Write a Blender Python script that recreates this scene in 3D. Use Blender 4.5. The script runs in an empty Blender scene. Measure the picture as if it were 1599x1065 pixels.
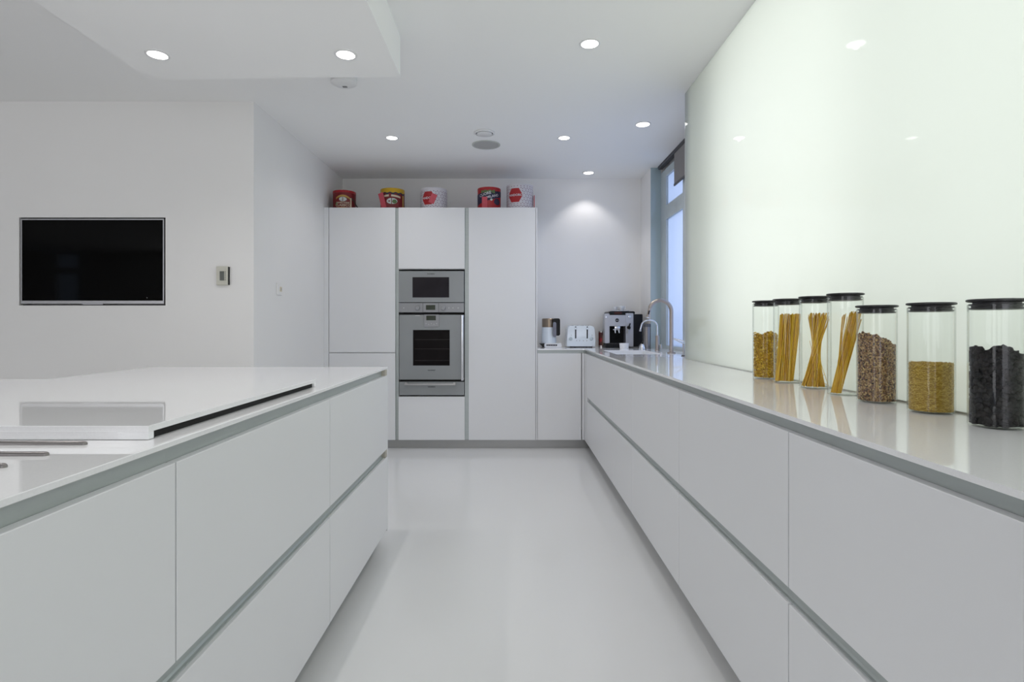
import bpy, bmesh, math, random
from mathutils import Vector, Matrix
random.seed(7)
PI = math.pi
S = bpy.context.scene
COL = S.collection

# ------------------------------------------------------------------ camera, world, exposure
F_PX = 870.0; VX, VY = 797.0, 507.0; CZ = 1.136
cam_d = bpy.data.cameras.new('camera'); cam = bpy.data.objects.new('camera', cam_d); COL.objects.link(cam)
cam.location = (0, 0, CZ); cam.rotation_euler = (PI/2, 0, 0)
cam_d.sensor_width = 36; cam_d.sensor_fit = 'HORIZONTAL'
cam_d.lens = F_PX/1599*36
cam_d.shift_x = (799.5-VX)/1599; cam_d.shift_y = -(532.5-VY)/1599
cam_d.clip_start = 0.02
S.camera = cam
S.view_settings.view_transform = 'Standard'; S.view_settings.look = 'None'
S.view_settings.gamma = 1; S.view_settings.exposure = 0.06
S.view_settings.use_curve_mapping = False
try:
    S.cycles.max_bounces = 12; S.cycles.diffuse_bounces = 6; S.cycles.transparent_max_bounces = 24
    S.cycles.caustics_reflective = False; S.cycles.caustics_refractive = False
except Exception: pass
w = bpy.data.worlds.new('sky'); S.world = w; w.use_nodes = True
bg = w.node_tree.nodes['Background']; bg.inputs[0].default_value = (0.62, 0.76, 1.0, 1); bg.inputs[1].default_value = 0.7

def area(name, loc, rot, sx, sy, power, col, spread=PI):
    l = bpy.data.lights.new(name, 'AREA'); l.shape = 'RECTANGLE'; l.size = sx; l.size_y = sy
    l.energy = power; l.color = col; l.spread = spread
    o = bpy.data.objects.new(name, l); COL.objects.link(o); o.location = loc; o.rotation_euler = rot
    return o
# daylight reaching the glazed walls (rot (0, 90deg, 0) makes the lamp look towards -X)
TOW = (0, PI/2, 0)
area('daylight_behind_glass_wall', (1.44, 2.45, 1.80), TOW, 1.58, 1.36, 9.7, (1.0, 1.0, 0.985))
area('daylight_behind_glass_wall', (1.44, 0.98, 1.80), TOW, 1.58, 1.40, 7.9, (0.99, 1.0, 0.98))
area('daylight_behind_glass_wall', (1.44, -0.45, 1.80), TOW, 1.58, 1.30, 6.2, (0.99, 1.0, 0.98))
area('daylight_at_sink_window', (1.80, 4.4, 1.75), TOW, 1.8, 2.0, 16, (0.78, 0.79, 1.0))
# unseen fill lamps added behind the viewer to lift the room's brightness
area('added_fill_rear', (0.2, -3.93, 1.30), (PI/2, 0, 0), 2.1, 2.2, 29, (1.0, 0.96, 0.98))
area('added_fill_far_room', (-5.4, -3.93, 1.30), (PI/2, 0, 0), 2.6, 2.2, 40, (1.0, 0.97, 0.96))

# ------------------------------------------------------------------ materials
def pmat(name, col, rough=0.5, metal=0.0, spec=0.5, noise=0.0, nscale=8.0, bump=0.0, bscale=60.0, emis=None, estr=0.0, coat=0.0, trans=0.0, stretch=None, col2=None):
    m = bpy.data.materials.new(name); m.use_nodes = True
    nt = m.node_tree; p = nt.nodes['Principled BSDF']
    p.inputs['Base Color'].default_value = (*col, 1); p.inputs['Roughness'].default_value = rough
    p.inputs['Metallic'].default_value = metal; p.inputs['Specular IOR Level'].default_value = spec
    p.inputs['Coat Weight'].default_value = coat
    p.inputs['Transmission Weight'].default_value = trans
    if emis: p.inputs['Emission Color'].default_value = (*emis, 1); p.inputs['Emission Strength'].default_value = estr
    tc = nt.nodes.new('ShaderNodeTexCoord'); src = tc.outputs['Object']
    if stretch:
        mp = nt.nodes.new('ShaderNodeMapping'); mp.inputs['Scale'].default_value = stretch
        nt.links.new(src, mp.inputs[0]); src = mp.outputs[0]
    if noise or col2:
        n = nt.nodes.new('ShaderNodeTexNoise'); n.inputs['Scale'].default_value = nscale; n.inputs['Detail'].default_value = 4
        nt.links.new(src, n.inputs['Vector'])
        r = nt.nodes.new('ShaderNodeValToRGB'); nt.links.new(n.outputs['Fac'], r.inputs[0])
        a = col2 if col2 else tuple(max(0, c*(1-noise)) for c in col)
        r.color_ramp.elements[0].position = 0.35; r.color_ramp.elements[1].position = 0.65
        r.color_ramp.elements[0].color = (*a, 1); r.color_ramp.elements[1].color = (*col, 1)
        nt.links.new(r.outputs[0], p.inputs['Base Color'])
    if bump:
        n = nt.nodes.new('ShaderNodeTexNoise'); n.inputs['Scale'].default_value = bscale; n.inputs['Detail'].default_value = 3
        nt.links.new(src, n.inputs['Vector'])
        b = nt.nodes.new('ShaderNodeBump'); b.inputs['Strength'].default_value = bump; b.inputs['Distance'].default_value = 0.001
        nt.links.new(n.outputs['Fac'], b.inputs['Height']); nt.links.new(b.outputs[0], p.inputs['Normal'])
    return m

def schlick(nt, f0=0.04):
    lw = nt.nodes.new('ShaderNodeLayerWeight'); lw.inputs['Blend'].default_value = 0.5
    p = nt.nodes.new('ShaderNodeMath'); p.operation = 'POWER'; p.inputs[1].default_value = 5.0
    m = nt.nodes.new('ShaderNodeMath'); m.operation = 'MULTIPLY_ADD'; m.inputs[1].default_value = 1-f0; m.inputs[2].default_value = f0
    nt.links.new(lw.outputs['Facing'], p.inputs[0]); nt.links.new(p.outputs[0], m.inputs[0])
    return m

def glass_thin(name, tint=(0.985, 0.99, 0.985), f0=0.04):
    m = bpy.data.materials.new(name); m.use_nodes = True; nt = m.node_tree; nt.nodes.clear()
    out = nt.nodes.new('ShaderNodeOutputMaterial'); mix = nt.nodes.new('ShaderNodeMixShader')
    t = nt.nodes.new('ShaderNodeBsdfTransparent'); g = nt.nodes.new('ShaderNodeBsdfGlossy')
    g.inputs['Roughness'].default_value = 0.02; g.inputs['Color'].default_value = (0.95, 0.95, 0.95, 1)
    fr = schlick(nt, f0)
    lw = nt.nodes.new('ShaderNodeLayerWeight'); lw.inputs['Blend'].default_value = 0.5
    rp = nt.nodes.new('ShaderNodeValToRGB')      # longer way through the wall of the jar near its silhouette
    rp.color_ramp.elements[0].position = 0.70; rp.color_ramp.elements[0].color = (*tint, 1)
    rp.color_ramp.elements[1].position = 1.0; rp.color_ramp.elements[1].color = (0.55, 0.60, 0.57, 1)
    nt.links.new(lw.outputs['Facing'], rp.inputs[0]); nt.links.new(rp.outputs[0], t.inputs[0])
    nt.links.new(fr.outputs[0], mix.inputs[0]); nt.links.new(t.outputs[0], mix.inputs[1]); nt.links.new(g.outputs[0], mix.inputs[2])
    nt.links.new(mix.outputs[0], out.inputs[0])
    return m

def frosted(name, tcol, dcol, trans=0.7, rough=0.03, ior=1.45):
    m = bpy.data.materials.new(name); m.use_nodes = True; nt = m.node_tree; nt.nodes.clear()
    out = nt.nodes.new('ShaderNodeOutputMaterial')
    t = nt.nodes.new('ShaderNodeBsdfTranslucent'); t.inputs[0].default_value = (*tcol, 1)
    d = nt.nodes.new('ShaderNodeBsdfDiffuse'); d.inputs[0].default_value = (*dcol, 1)
    m1 = nt.nodes.new('ShaderNodeMixShader'); m1.inputs[0].default_value = 1-trans
    g = nt.nodes.new('ShaderNodeBsdfGlossy'); g.inputs['Roughness'].default_value = rough
    fr = schlick(nt)
    m2 = nt.nodes.new('ShaderNodeMixShader')
    nt.links.new(t.outputs[0], m1.inputs[1]); nt.links.new(d.outputs[0], m1.inputs[2])
    nt.links.new(fr.outputs[0], m2.inputs[0]); nt.links.new(m1.outputs[0], m2.inputs[1]); nt.links.new(g.outputs[0], m2.inputs[2])
    nt.links.new(m2.outputs[0], out.inputs[0])
    return m

M = {}
M['wall'] = pmat('painted_wall', (0.89, 0.88, 0.865), 0.85, noise=0.015, nscale=1.5, bump=0.05, bscale=250)
M['ceiling'] = pmat('painted_ceiling', (0.93, 0.93, 0.92), 0.9, noise=0.01, nscale=1.0)
M['floor'] = pmat('white_resin_floor', (0.815, 0.82, 0.82), 0.16, noise=0.02, nscale=0.8, spec=0.5, bump=0.01, bscale=6)
M['lacquer'] = pmat('satin_white_lacquer', (0.815, 0.82, 0.835), 0.42, noise=0.012, nscale=1.5, spec=0.4)
M['carcass'] = pmat('grey_carcass_board', (0.32, 0.32, 0.32), 0.6, noise=0.05, nscale=10)
M['worktop'] = pmat('polished_white_stone', (0.93, 0.93, 0.94), 0.028, spec=0.6, noise=0.03, nscale=260)
M['channel'] = pmat('anodised_grip_channel', (0.50, 0.54, 0.53), 0.38, metal=0.35, noise=0.04, nscale=3, stretch=(1, 1, 30))
M['plinth'] = pmat('brushed_plinth', (0.40, 0.40, 0.39), 0.35, metal=0.35, noise=0.04, nscale=20, stretch=(1, 1, 20))
M['endcap'] = pmat('beige_end_block', (0.55, 0.52, 0.45), 0.6, noise=0.15, nscale=60)
M['steel'] = pmat('brushed_steel', (0.55, 0.54, 0.53), 0.28, metal=1.0, noise=0.08, nscale=40, stretch=(1, 1, 12))
M['barsteel'] = pmat('dark_brushed_steel', (0.27, 0.255, 0.25), 0.30, metal=1.0, noise=0.08, nscale=40, stretch=(1, 1, 12))
M['warmsteel'] = pmat('brushed_nickel', (0.46, 0.40, 0.36), 0.30, metal=1.0, noise=0.08, nscale=60, stretch=(10, 10, 1))
M['chrome'] = pmat('polished_chrome', (0.78, 0.78, 0.80), 0.08, metal=1.0, noise=0.01, nscale=10)
M['oven'] = pmat('silver_grey_oven_glass', (0.30, 0.315, 0.32), 0.22, metal=0.1, noise=0.03, nscale=4, spec=0.6)
M['ovenpanel'] = pmat('grey_control_panel', (0.31, 0.315, 0.325), 0.28, metal=0.2, noise=0.03, nscale=10)
M['darkglass'] = pmat('dark_oven_glass', (0.026, 0.023, 0.027), 0.12, noise=0.2, nscale=6, spec=0.15)
M['ovenglass'] = pmat('black_oven_glass', (0.010, 0.008, 0.008), 0.10, noise=0.3, nscale=9, spec=0.12)
M['lcd'] = pmat('green_grey_display', (0.035, 0.045, 0.028), 0.2, noise=0.1, nscale=30)
M['black'] = pmat('black_plastic', (0.010, 0.010, 0.011), 0.35, spec=0.2, noise=0.2, nscale=30)
M['gap'] = pmat('black_seal_and_gap_shade', (0.004, 0.004, 0.004), 0.8, noise=0.2, nscale=20)  # also paints the shade in the gap round the television
M['screen'] = pmat('black_screen', (0.0006, 0.0006, 0.0006), 0.05, spec=0.10, noise=0.1, nscale=3)
M['silver'] = pmat('silver_plastic', (0.48, 0.48, 0.50), 0.35, metal=0.5, noise=0.03, nscale=30)
M['whitep'] = pmat('white_plastic', (0.80, 0.80, 0.80), 0.35, noise=0.02, nscale=20)
M['blueenamel'] = pmat('pale_blue_white_enamel', (0.80, 0.86, 0.90), 0.22, noise=0.02, nscale=8, coat=0.4)
M['china'] = pmat('white_china', (0.86, 0.87, 0.88), 0.15, noise=0.02, nscale=15)
M['lamp'] = pmat('lit_lamp', (1, 1, 1), 0.5, emis=(1.0, 0.98, 0.95), estr=4.5, noise=0.01)
M['grille'] = pmat('speaker_grille', (0.50, 0.50, 0.49), 0.7, noise=0.25, nscale=400)
M['blind'] = pmat('grey_roller_blind', (0.30, 0.285, 0.28), 0.9, noise=0.12, nscale=80, stretch=(1, 1, 8))
M['frame'] = pmat('grey_window_frame', (0.50, 0.56, 0.58), 0.5, noise=0.04, nscale=10)
M['darkrail'] = pmat('dark_blind_rail', (0.09, 0.09, 0.10), 0.5, noise=0.1, nscale=10)
M['glasswall'] = frosted('frosted_green_white_glass', (0.915, 0.94, 0.915), (0.75, 0.79, 0.75), 0.75, 0.02)
M['pane'] = frosted('frosted_window_pane', (0.80, 0.88, 0.98), (0.4, 0.45, 0.5), 0.8, 0.05)
M['jamb'] = pmat('blue_green_glass_cladding', (0.42, 0.52, 0.56), 0.06, noise=0.03, nscale=4, spec=0.8)
M['clear'] = glass_thin('clear_window_glass')
M['jar'] = glass_thin('clear_jar_glass', f0=0.016)
M['lid'] = pmat('black_silicone_lid', (0.022, 0.022, 0.024), 0.38, noise=0.2, nscale=50)
M['gapshade_rim'] = pmat('grey_gap_shade_and_rim', (0.58, 0.60, 0.56), 0.5, noise=0.05, nscale=40)  # shade tone of the gap under the glass wall, also the speaker rim
M['brass'] = pmat('bronze_band', (0.33, 0.26, 0.19), 0.3, metal=0.8, noise=0.1, nscale=50, stretch=(1, 1, 20))

# ------------------------------------------------------------------ mesh helpers
def box(bm, x0, x1, y0, y1, z0, z1, bev=0.0, seg=2):
    vs = [bm.verts.new(c) for c in ((x0,y0,z0),(x1,y0,z0),(x1,y1,z0),(x0,y1,z0),(x0,y0,z1),(x1,y0,z1),(x1,y1,z1),(x0,y1,z1))]
    fs = [bm.faces.new([vs[i] for i in q]) for q in ((0,3,2,1),(4,5,6,7),(0,1,5,4),(1,2,6,5),(2,3,7,6),(3,0,4,7))]
    if bev:
        es = list({e for f in fs for e in f.edges})
        bmesh.ops.bevel(bm, geom=es, offset=bev, segments=seg, affect='EDGES', profile=0.5, clamp_overlap=True)
    return bm
def B(*a, **k):
    return box(bmesh.new(), *a, **k)
def boxes(lst, bev=0.0):
    bm = bmesh.new()
    for l in lst: box(bm, *l, bev=bev)
    return bm
def lathe(bm, prof, cx=0, cy=0, cz=0, seg=40, axis='Z', cap=True):
    """prof: list of (r, h). Rings closed; r=0 makes a pole."""
    rings = []
    for r, h in prof:
        if r < 1e-6:
            p = [(0, 0, h)]
        else:
            p = [(r*math.cos(2*PI*i/seg), r*math.sin(2*PI*i/seg), h) for i in range(seg)]
        q = []
        for (x, y, z) in p:
            if axis == 'Y': x, y, z = x, -z, y      # h grows towards -Y
            elif axis == 'X': x, y, z = z, x, y
            q.append(bm.verts.new((x+cx, y+cy, z+cz)))
        rings.append(q)
    for a, b in zip(rings, rings[1:]):
        if len(a) == 1 and len(b) == 1: continue
        for i in range(seg):
            j = (i+1) % seg
            if len(a) == 1: bm.faces.new((a[0], b[i], b[j]))
            elif len(b) == 1: bm.faces.new((a[i], b[0], a[j]))
            else: bm.faces.new((a[i], a[j], b[j], b[i]))
    if cap:
        for r_, fl in ((rings[0], True), (rings[-1], False)):
            if len(r_) > 2: bm.faces.new(r_[::-1] if fl else r_)
    return bm
def L(prof, *a, **k): return lathe(bmesh.new(), prof, *a, **k)
def tube(bm, pts, r, seg=14, cap=True):
    pts = [Vector(p) for p in pts]; n = len(pts)
    rs = r if isinstance(r, (list, tuple)) else [r]*n
    rings = []; up = None
    for i, p in enumerate(pts):
        t = (pts[min(i+1, n-1)] - pts[max(i-1, 0)]).normalized()
        if up is None:
            up = Vector((0, 0, 1)) if abs(t.z) < 0.9 else Vector((0, 1, 0))
        s = t.cross(up).normalized(); up = s.cross(t).normalized()
        rings.append([bm.verts.new(p + (s*math.cos(2*PI*k/seg) + up*math.sin(2*PI*k/seg))*rs[i]) for k in range(seg)])
    for a, b in zip(rings, rings[1:]):
        for k in range(seg):
            j = (k+1) % seg
            bm.faces.new((a[k], a[j], b[j], b[k]))
    if cap: bm.faces.new(rings[0][::-1]); bm.faces.new(rings[-1])
    return bm
def T(*a, **k): return tube(bmesh.new(), *a, **k)
def prism(bm, poly, axis, a0, a1):
    """poly in the two other axes; axis in 'XYZ'."""
    def P(u, v, a):
        return {'X': (a, u, v), 'Y': (u, a, v), 'Z': (u, v, a)}[axis]
    A = [bm.verts.new(P(u, v, a0)) for u, v in poly]; Bv = [bm.verts.new(P(u, v, a1)) for u, v in poly]
    n = len(poly)
    bm.faces.new(A[::-1]); bm.faces.new(Bv)
    for i in range(n):
        j = (i+1) % n; bm.faces.new((A[i], A[j], Bv[j], Bv[i]))
    return bm
def rrect(x0, x1, z0, z1, r, n=6, rb=None):
    rb = r if rb is None else rb
    pts = []
    for (cx, cz, a0, q) in ((x1-rb, z0+rb, -90, rb), (x1-r, z1-r, 0, r), (x0+r, z1-r, 90, r), (x0+rb, z0+rb, 180, rb)):
        for k in range(n+1):
            a = math.radians(a0 + 90*k/n); pts.append((cx+q*math.cos(a), cz+q*math.sin(a)))
    return pts

def obj(name, bm, mat, parent=None, smooth=None, offset=True):
    bmesh.ops.recalc_face_normals(bm, faces=bm.faces[:])
    me = bpy.data.meshes.new(name)
    if parent is not None and offset:
        ro = parent
        off = Vector((0, 0, 0))
        while ro is not None: off += ro.location; ro = ro.parent
        bmesh.ops.translate(bm, verts=bm.verts[:], vec=-off)
    bm.to_mesh(me); bm.free()
    for mm in (mat if isinstance(mat, (list, tuple)) else [mat]): me.materials.append(mm)
    o = bpy.data.objects.new(name, me); COL.objects.link(o)
    if parent is not None: o.parent = parent
    if smooth is not None:
        for p in me.polygons: p.use_smooth = True
        try: me.set_sharp_from_angle(angle=math.radians(smooth))
        except Exception: pass
    return o
def thing(name, label, cat, loc=(0, 0, 0), group=None):
    o = bpy.data.objects.new(name, None); COL.objects.link(o); o.location = loc
    o.empty_display_size = 0.05
    o['label'] = label; o['category'] = cat
    if group: o['group'] = group
    return o
def tag(o, label, cat, group=None, kind=None):
    o['label'] = label; o['category'] = cat
    if group: o['group'] = group
    if kind: o['kind'] = kind
    return o
def struct(name, bm, mat, label=None, parent=None, smooth=None):
    o = obj(name, bm, mat, parent, smooth)
    if parent is None:
        o['kind'] = 'structure'
        if label: o['label'] = label
    return o
def text_bm(s, size, bold=0.0):
    cu = bpy.data.curves.new('lettering', 'FONT'); cu.body = s; cu.size = size
    cu.align_x = 'CENTER'; cu.align_y = 'CENTER'; cu.offset = bold; cu.resolution_u = 2
    o = bpy.data.objects.new('lettering', cu); COL.objects.link(o)
    dg = bpy.context.evaluated_depsgraph_get()
    me = bpy.data.meshes.new_from_object(o.evaluated_get(dg))
    bm = bmesh.new(); bm.from_mesh(me)
    bpy.data.objects.remove(o); bpy.data.meshes.remove(me); bpy.data.curves.remove(cu)
    return bm
def text_flat(s, size, x, y, z, mat, parent, name='lettering', bold=0.0, lab=None):
    bm = text_bm(s, size, bold)
    r = bmesh.ops.extrude_face_region(bm, geom=bm.faces[:])
    bmesh.ops.translate(bm, verts=[v for v in r['geom'] if isinstance(v, bmesh.types.BMVert)], vec=(0, 0, 0.0006))
    for v in bm.verts:
        u, vv, d = v.co; v.co = (x+u, y-d, z+vv)
    return obj(name, bm, mat, parent)

# pixel helpers for measured planes
DF = 5.088                                  # front plane of the tall cabinets
def fx(px, d=DF): return (px-VX)*d/F_PX
def fz(py, d=DF): return CZ+(VY-py)*d/F_PX

# ------------------------------------------------------------------ room shell
CEIL = 2.618; ZT = 0.916; ZB = 0.905         # ceiling, worktop top and underside
XW = 1.12; YG = 3.57                          # glass wall plane, its far end
XL = -1.704; YB = 5.655; YF = 3.70
struct('floor', B(-10.5, 1.62, -4.1, 5.8, -0.1, 0), M['floor'], 'glossy white resin floor')
struct('ceiling', boxes([(-10.5, 1.385, -4.1, 5.8, CEIL, CEIL+0.1), (1.385, 1.62, -4.1, YG, CEIL, CEIL+0.1), (1.385, 1.62, YG, 5.8, CEIL+0.18, CEIL+0.28),
                         (1.385, 1.39, YG, 5.27, CEIL+0.1, CEIL+0.18)]), M['ceiling'], 'plain white painted ceiling')
struct('wall_back', B(XL, 1.62, YB, YB+0.14, 0, CEIL), M['wall'], 'white wall behind the tall cabinets')
struct('wall_left', B(XL-0.15, XL, YF+0.15, YB+0.14, 0, CEIL), M['wall'], 'white return wall beside the tall cabinets')
# wall with the flush television recess
tx0, tx1, tz0, tz1 = fx(29.8, YF), fx(258.4, YF), fz(477, YF), fz(339.6, YF)
struct('wall_front', boxes([(-10.5, tx0, YF, YF+0.15, 0, CEIL), (tx1, XL, YF, YF+0.15, 0, CEIL), (tx0, tx1, YF, YF+0.15, 0, tz0),
                            (tx0, tx1, YF, YF+0.15, tz1, CEIL), (tx0, tx1, YF+0.10, YF+0.15, tz0, tz1)]), M['wall'], 'white wall holding the television')
# rear wall with a tall narrow window that shows as a faint reflection in the screen
wx0, wx1 = -9.30, -8.86
struct('wall_rear', boxes([(-10.5, wx0, -4.1, -4.0, 0, CEIL), (wx1, -6.8, -4.1, -4.0, 0, CEIL), (-4.0, -1.0, -4.1, -4.0, 0, CEIL), (1.3, 1.62, -4.1, -4.0, 0, CEIL),
                           (-1.0, 1.3, -4.1, -4.0, 2.45, CEIL), (-1.0, 1.3, -4.1, -4.0, 0, 0.12), (-6.8, -4.0, -4.1, -4.0, 2.45, CEIL), (-6.8, -4.0, -4.1, -4.0, 0, 0.12),
                           (wx0, wx1, -4.1, -4.0, 2.57, CEIL), (wx0, wx1, -4.1, -4.0, 2.18, 2.30), (wx0, wx1, -4.1, -4.0, 0, 1.2)]), M['wall'])
for n_, x0_, x1_ in ((3, -1.0, 1.3), (4, -6.8, -4.0)):  # unseen wide glazing added to hold the rear fill lamps
    wn = struct('window_%d' % n_, boxes([(x0_, x0_+0.07, -4.08, -4.02, 0.12, 2.45), (x1_-0.07, x1_, -4.08, -4.02, 0.12, 2.45), ((x0_+x1_)/2-0.03, (x0_+x1_)/2+0.03, -4.08, -4.02, 0.12, 2.45)]), M['frame'])
    struct('pane', B(x0_, x1_, -4.055, -4.045, 0.12, 2.45), M['clear'], parent=wn)
struct('wall_far_left', B(-10.64, -10.5, -4.1, YF+0.15, 0, CEIL), M['wall'])
struct('wall_right', boxes([(1.46, 1.62, -4.1, YG, 0, CEIL), (1.46, 1.62, YG, 5.27, 0, ZT), (1.326, 1.62, 5.27, YB, 0, CEIL), (XW+0.03, 1.46, -4.1, -1.2, 0, CEIL),
                            (XW+0.03, 1.46, YG-0.08, YG, ZT+0.004, CEIL), (1.46, 1.62, YG, 5.27, 2.56, CEIL+0.18),
                            (1.39, 1.46, 5.27, YB, CEIL, CEIL+0.18)]), M['wall'], 'white wall beside the sink window')
struct('wall_sill', B(XW+0.002, 1.46, -1.2, YG, 0, 0.90), M['wall'])
# backlit glass wall
gw = struct('wall_glass', B(XW, XW+0.012, -1.2, YG, ZT+0.0005, CEIL-0.0005), M['glasswall'], 'floor-lit frosted pale green glass wall behind the worktop')
gw['label'] = 'backlit frosted pale green glass wall behind the right worktop'
struct('trim_2', B(XW-0.003, XW, -1.2, YG, ZT, ZT+0.004), M['gapshade_rim'], 'thin grey strip painted as the shadow gap under the glass wall')  # grey strip stands in for the shadow gap at the glass base
struct('trim_3', B(XW-0.001, XW+0.013, YG, YG+0.004, ZT, CEIL-0.001), M['china'], 'bright polished edge of the glass wall')
# sink window
W1 = struct('window_1', boxes([(1.42, 1.46, 5.08, 5.27, ZT, 2.56), (1.42, 1.46, 4.45, 4.59, ZT, 2.56), (1.42, 1.46, YG, 3.68, ZT, 2.56), (1.42, 1.46, 4.59, 5.08, 2.097, 2.224),
                               (1.42, 1.46, 3.68, 4.45, 2.097, 2.224), (1.42, 1.46, 3.68, 5.08, 2.49, 2.56), (1.42, 1.46, 3.68, 5.08, ZT, ZT+0.03)]), M['frame'], 'grey framed frosted window beside the sink')
struct('pane', boxes([(1.438, 1.444, 3.68, 5.08, ZT+0.03, 2.49)]), M['pane'], parent=W1)
struct('trim_4', B(1.326, 1.42, 5.262, 5.27, ZT, CEIL), M['jamb'], 'blue green glass cladding on the window jamb')
bl = thing('roller_blind', 'grey fabric roller blind lowered a little over the sink window', 'blind', (1.40, 4.2, 2.33))
obj('fabric', B(1.398, 1.401, 3.60, 4.758, 2.335, 2.60), M['blind'], bl)
obj('bottom_bar', B(1.393, 1.406, 3.60, 4.758, 2.318, 2.337, bev=0.003), M['darkrail'], bl)
obj('head_rail', B(1.388, 1.43, 3.60, 5.24, 2.594, 2.66, bev=0.003), M['darkrail'], bl)

# lowered ceiling panel above the island
ZP = CZ+1.275
struct('trim_1', prism(bmesh.new(), [(-0.566, -1.3), (-0.566, 2.865), (-1.875, 2.90), (-1.875, -1.3)], 'Z', ZP, CEIL), M['ceiling'], 'lowered white ceiling box above the island')

# ------------------------------------------------------------------ cabinets
XR = 0.678; XI = -0.636
Z_UP = (0.494, 0.874); Z_LO = (0.083, 0.455)
LQ = M['lacquer']
def side_unit(side, y0, y1, label, group, endcap=False, depth=0.42, hollow=False):
    """drawer unit whose fronts face the aisle. side=+1 right run, -1 island."""
    X = XR if side > 0 else -XI
    def sx(a, b): return (a, b) if side > 0 else (-b, -a)
    t = thing('drawer_unit', label, 'drawer unit', (side*(X+0.1), (y0+y1)/2, 0.083), group)
    g = 0.002
    if hollow:
        a, b = X+0.024, X+depth
        obj('carcass', boxes([(a, a+0.016, y0+0.0005, y1-0.0005, 0.083, ZB), (b-0.016, b, y0+0.0005, y1-0.0005, 0.083, ZB), (a+0.016, b-0.016, y0+0.0005, y0+0.017, 0.083, ZB),
                              (a+0.016, b-0.016, y1-0.017, y1-0.0005, 0.083, ZB), (a+0.016, b-0.016, y0+0.017, y1-0.017, 0.083, 0.099)]), M['carcass'], t)
    else:
        obj('carcass', B(*sx(X+0.024, X+depth), y0+0.0005, y1-0.0005, 0.083, ZB), M['carcass'], t)
    for (z0, z1) in (Z_UP, Z_LO):
        obj('drawer_front', B(*sx(X, X+0.021), y0+g, y1-g, z0, z1, bev=0.0012, seg=1), LQ, t)
    ye = y1-0.04 if endcap else y1
    for (z0, z1, lip) in ((Z_UP[1], ZB, False), (Z_LO[1], Z_UP[0], True)):
        bm = bmesh.new()
        poly = [(X+0.0205, z1-0.0003), (X+0.0238, z1-0.0003), (X+0.0238, z0-0.004), (X+0.0212, z0-0.004), (X+0.0212, z0)]
        if lip: poly += [(X+0.010, z0), (X+0.010, z0+0.0035), (X+0.016, z0+0.0045), (X+0.0195, z0+0.009)]
        prism(bm, [(side*a, b) for a, b in poly], 'Y', y0, ye if endcap else ye+0.00045)
        obj('grip_channel', bm, M['channel'], t)
        if endcap:
            obj('end_block', B(*sx(X+0.002, X+0.0235), ye, y1-0.0005, z0+0.0005, z1-0.0005), M['endcap'], t)
    return t
side_unit(1, 0.479, 1.359, 'right-run white drawer unit nearest the camera, below the black-filled jar', 'drawer units of the right run')
side_unit(1, 1.3595, 2.2425, 'right-run white drawer unit below the pasta jars, second from the camera', 'drawer units of the right run')
side_unit(1, 2.243, 3.1195, 'right-run white drawer unit just past the jars, third from the camera', 'drawer units of the right run')
side_unit(1, 3.12, 3.70, 'narrowest white drawer unit of the right run, just before the sink', 'drawer units of the right run')
side_unit(1, 3.7005, 4.92, 'white drawer unit under the sink at the far end of the right run', 'drawer units of the right run', depth=0.55, hollow=True)
side_unit(-1, 0.163, 1.0605, 'white island drawer unit nearest the camera, at the bottom left', 'island drawer units', depth=1.20)
side_unit(-1, 1.061, 1.9645, 'middle white island drawer unit with the full wide front', 'island drawer units', depth=1.20)
side_unit(-1, 1.965, 2.8795, 'white island drawer unit at the far end, next to the end panel', 'island drawer units', endcap=True, depth=1.20)
tag(obj('end_panel', B(-1.86, XI-0.001, 2.88, 2.8945, 0.07, ZB), LQ), 'thin white panel closing the far end of the island', 'end panel')
tag(obj('back_panel', B(-1.86, -1.838, 0.163, 2.8795, 0.07, ZB), LQ), 'white panel closing the left side of the island', 'back panel')
tag(obj('plinth', boxes([(-1.80, -0.70, 0.17, 2.84, 0, 0.0825)]), M['plinth']), 'recessed grey plinth under the island', 'plinth')
tag(obj('plinth', boxes([(0.74, 1.10, 0.48, 5.137, 0, 0.0825)]), M['plinth']), 'recessed grey plinth under the right-hand drawers', 'plinth')
tag(obj('plinth', boxes([(-1.70, 0.7395, 5.138, 5.60, 0, 0.0825)]), M['plinth']), 'recessed grey plinth under the tall cabinets', 'plinth')

# worktops
bm = bmesh.new()
XE = 0.675
sx0, sx1, sy0, sy1 = 0.79, 1.15, 4.13, 4.78
for b_ in ((XE, XW, -1.0, YG), (XE, 1.419, YG, sy0), (XE, sx0, sy0, sy1), (sx1, 1.419, sy0, sy1), (XE, 1.419, sy1, 5.0795), (0.2475, 1.325, 5.0795, YB-0.001), (1.325, 1.419, 5.0795, 5.261)):
    box(bm, b_[0], b_[1], b_[2], b_[3], ZB, ZT)
bmesh.ops.remove_doubles(bm, verts=bm.verts[:], dist=0.0001)
tag(obj('worktop', bm, M['worktop']), 'L-shaped polished white worktop along the glass wall', 'worktop')
tag(obj('worktop', B(-1.87, -0.6405, -0.6, 2.909, ZB, ZT, bev=0.0012, seg=1), M['worktop']), 'polished white worktop on the island', 'worktop')
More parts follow.
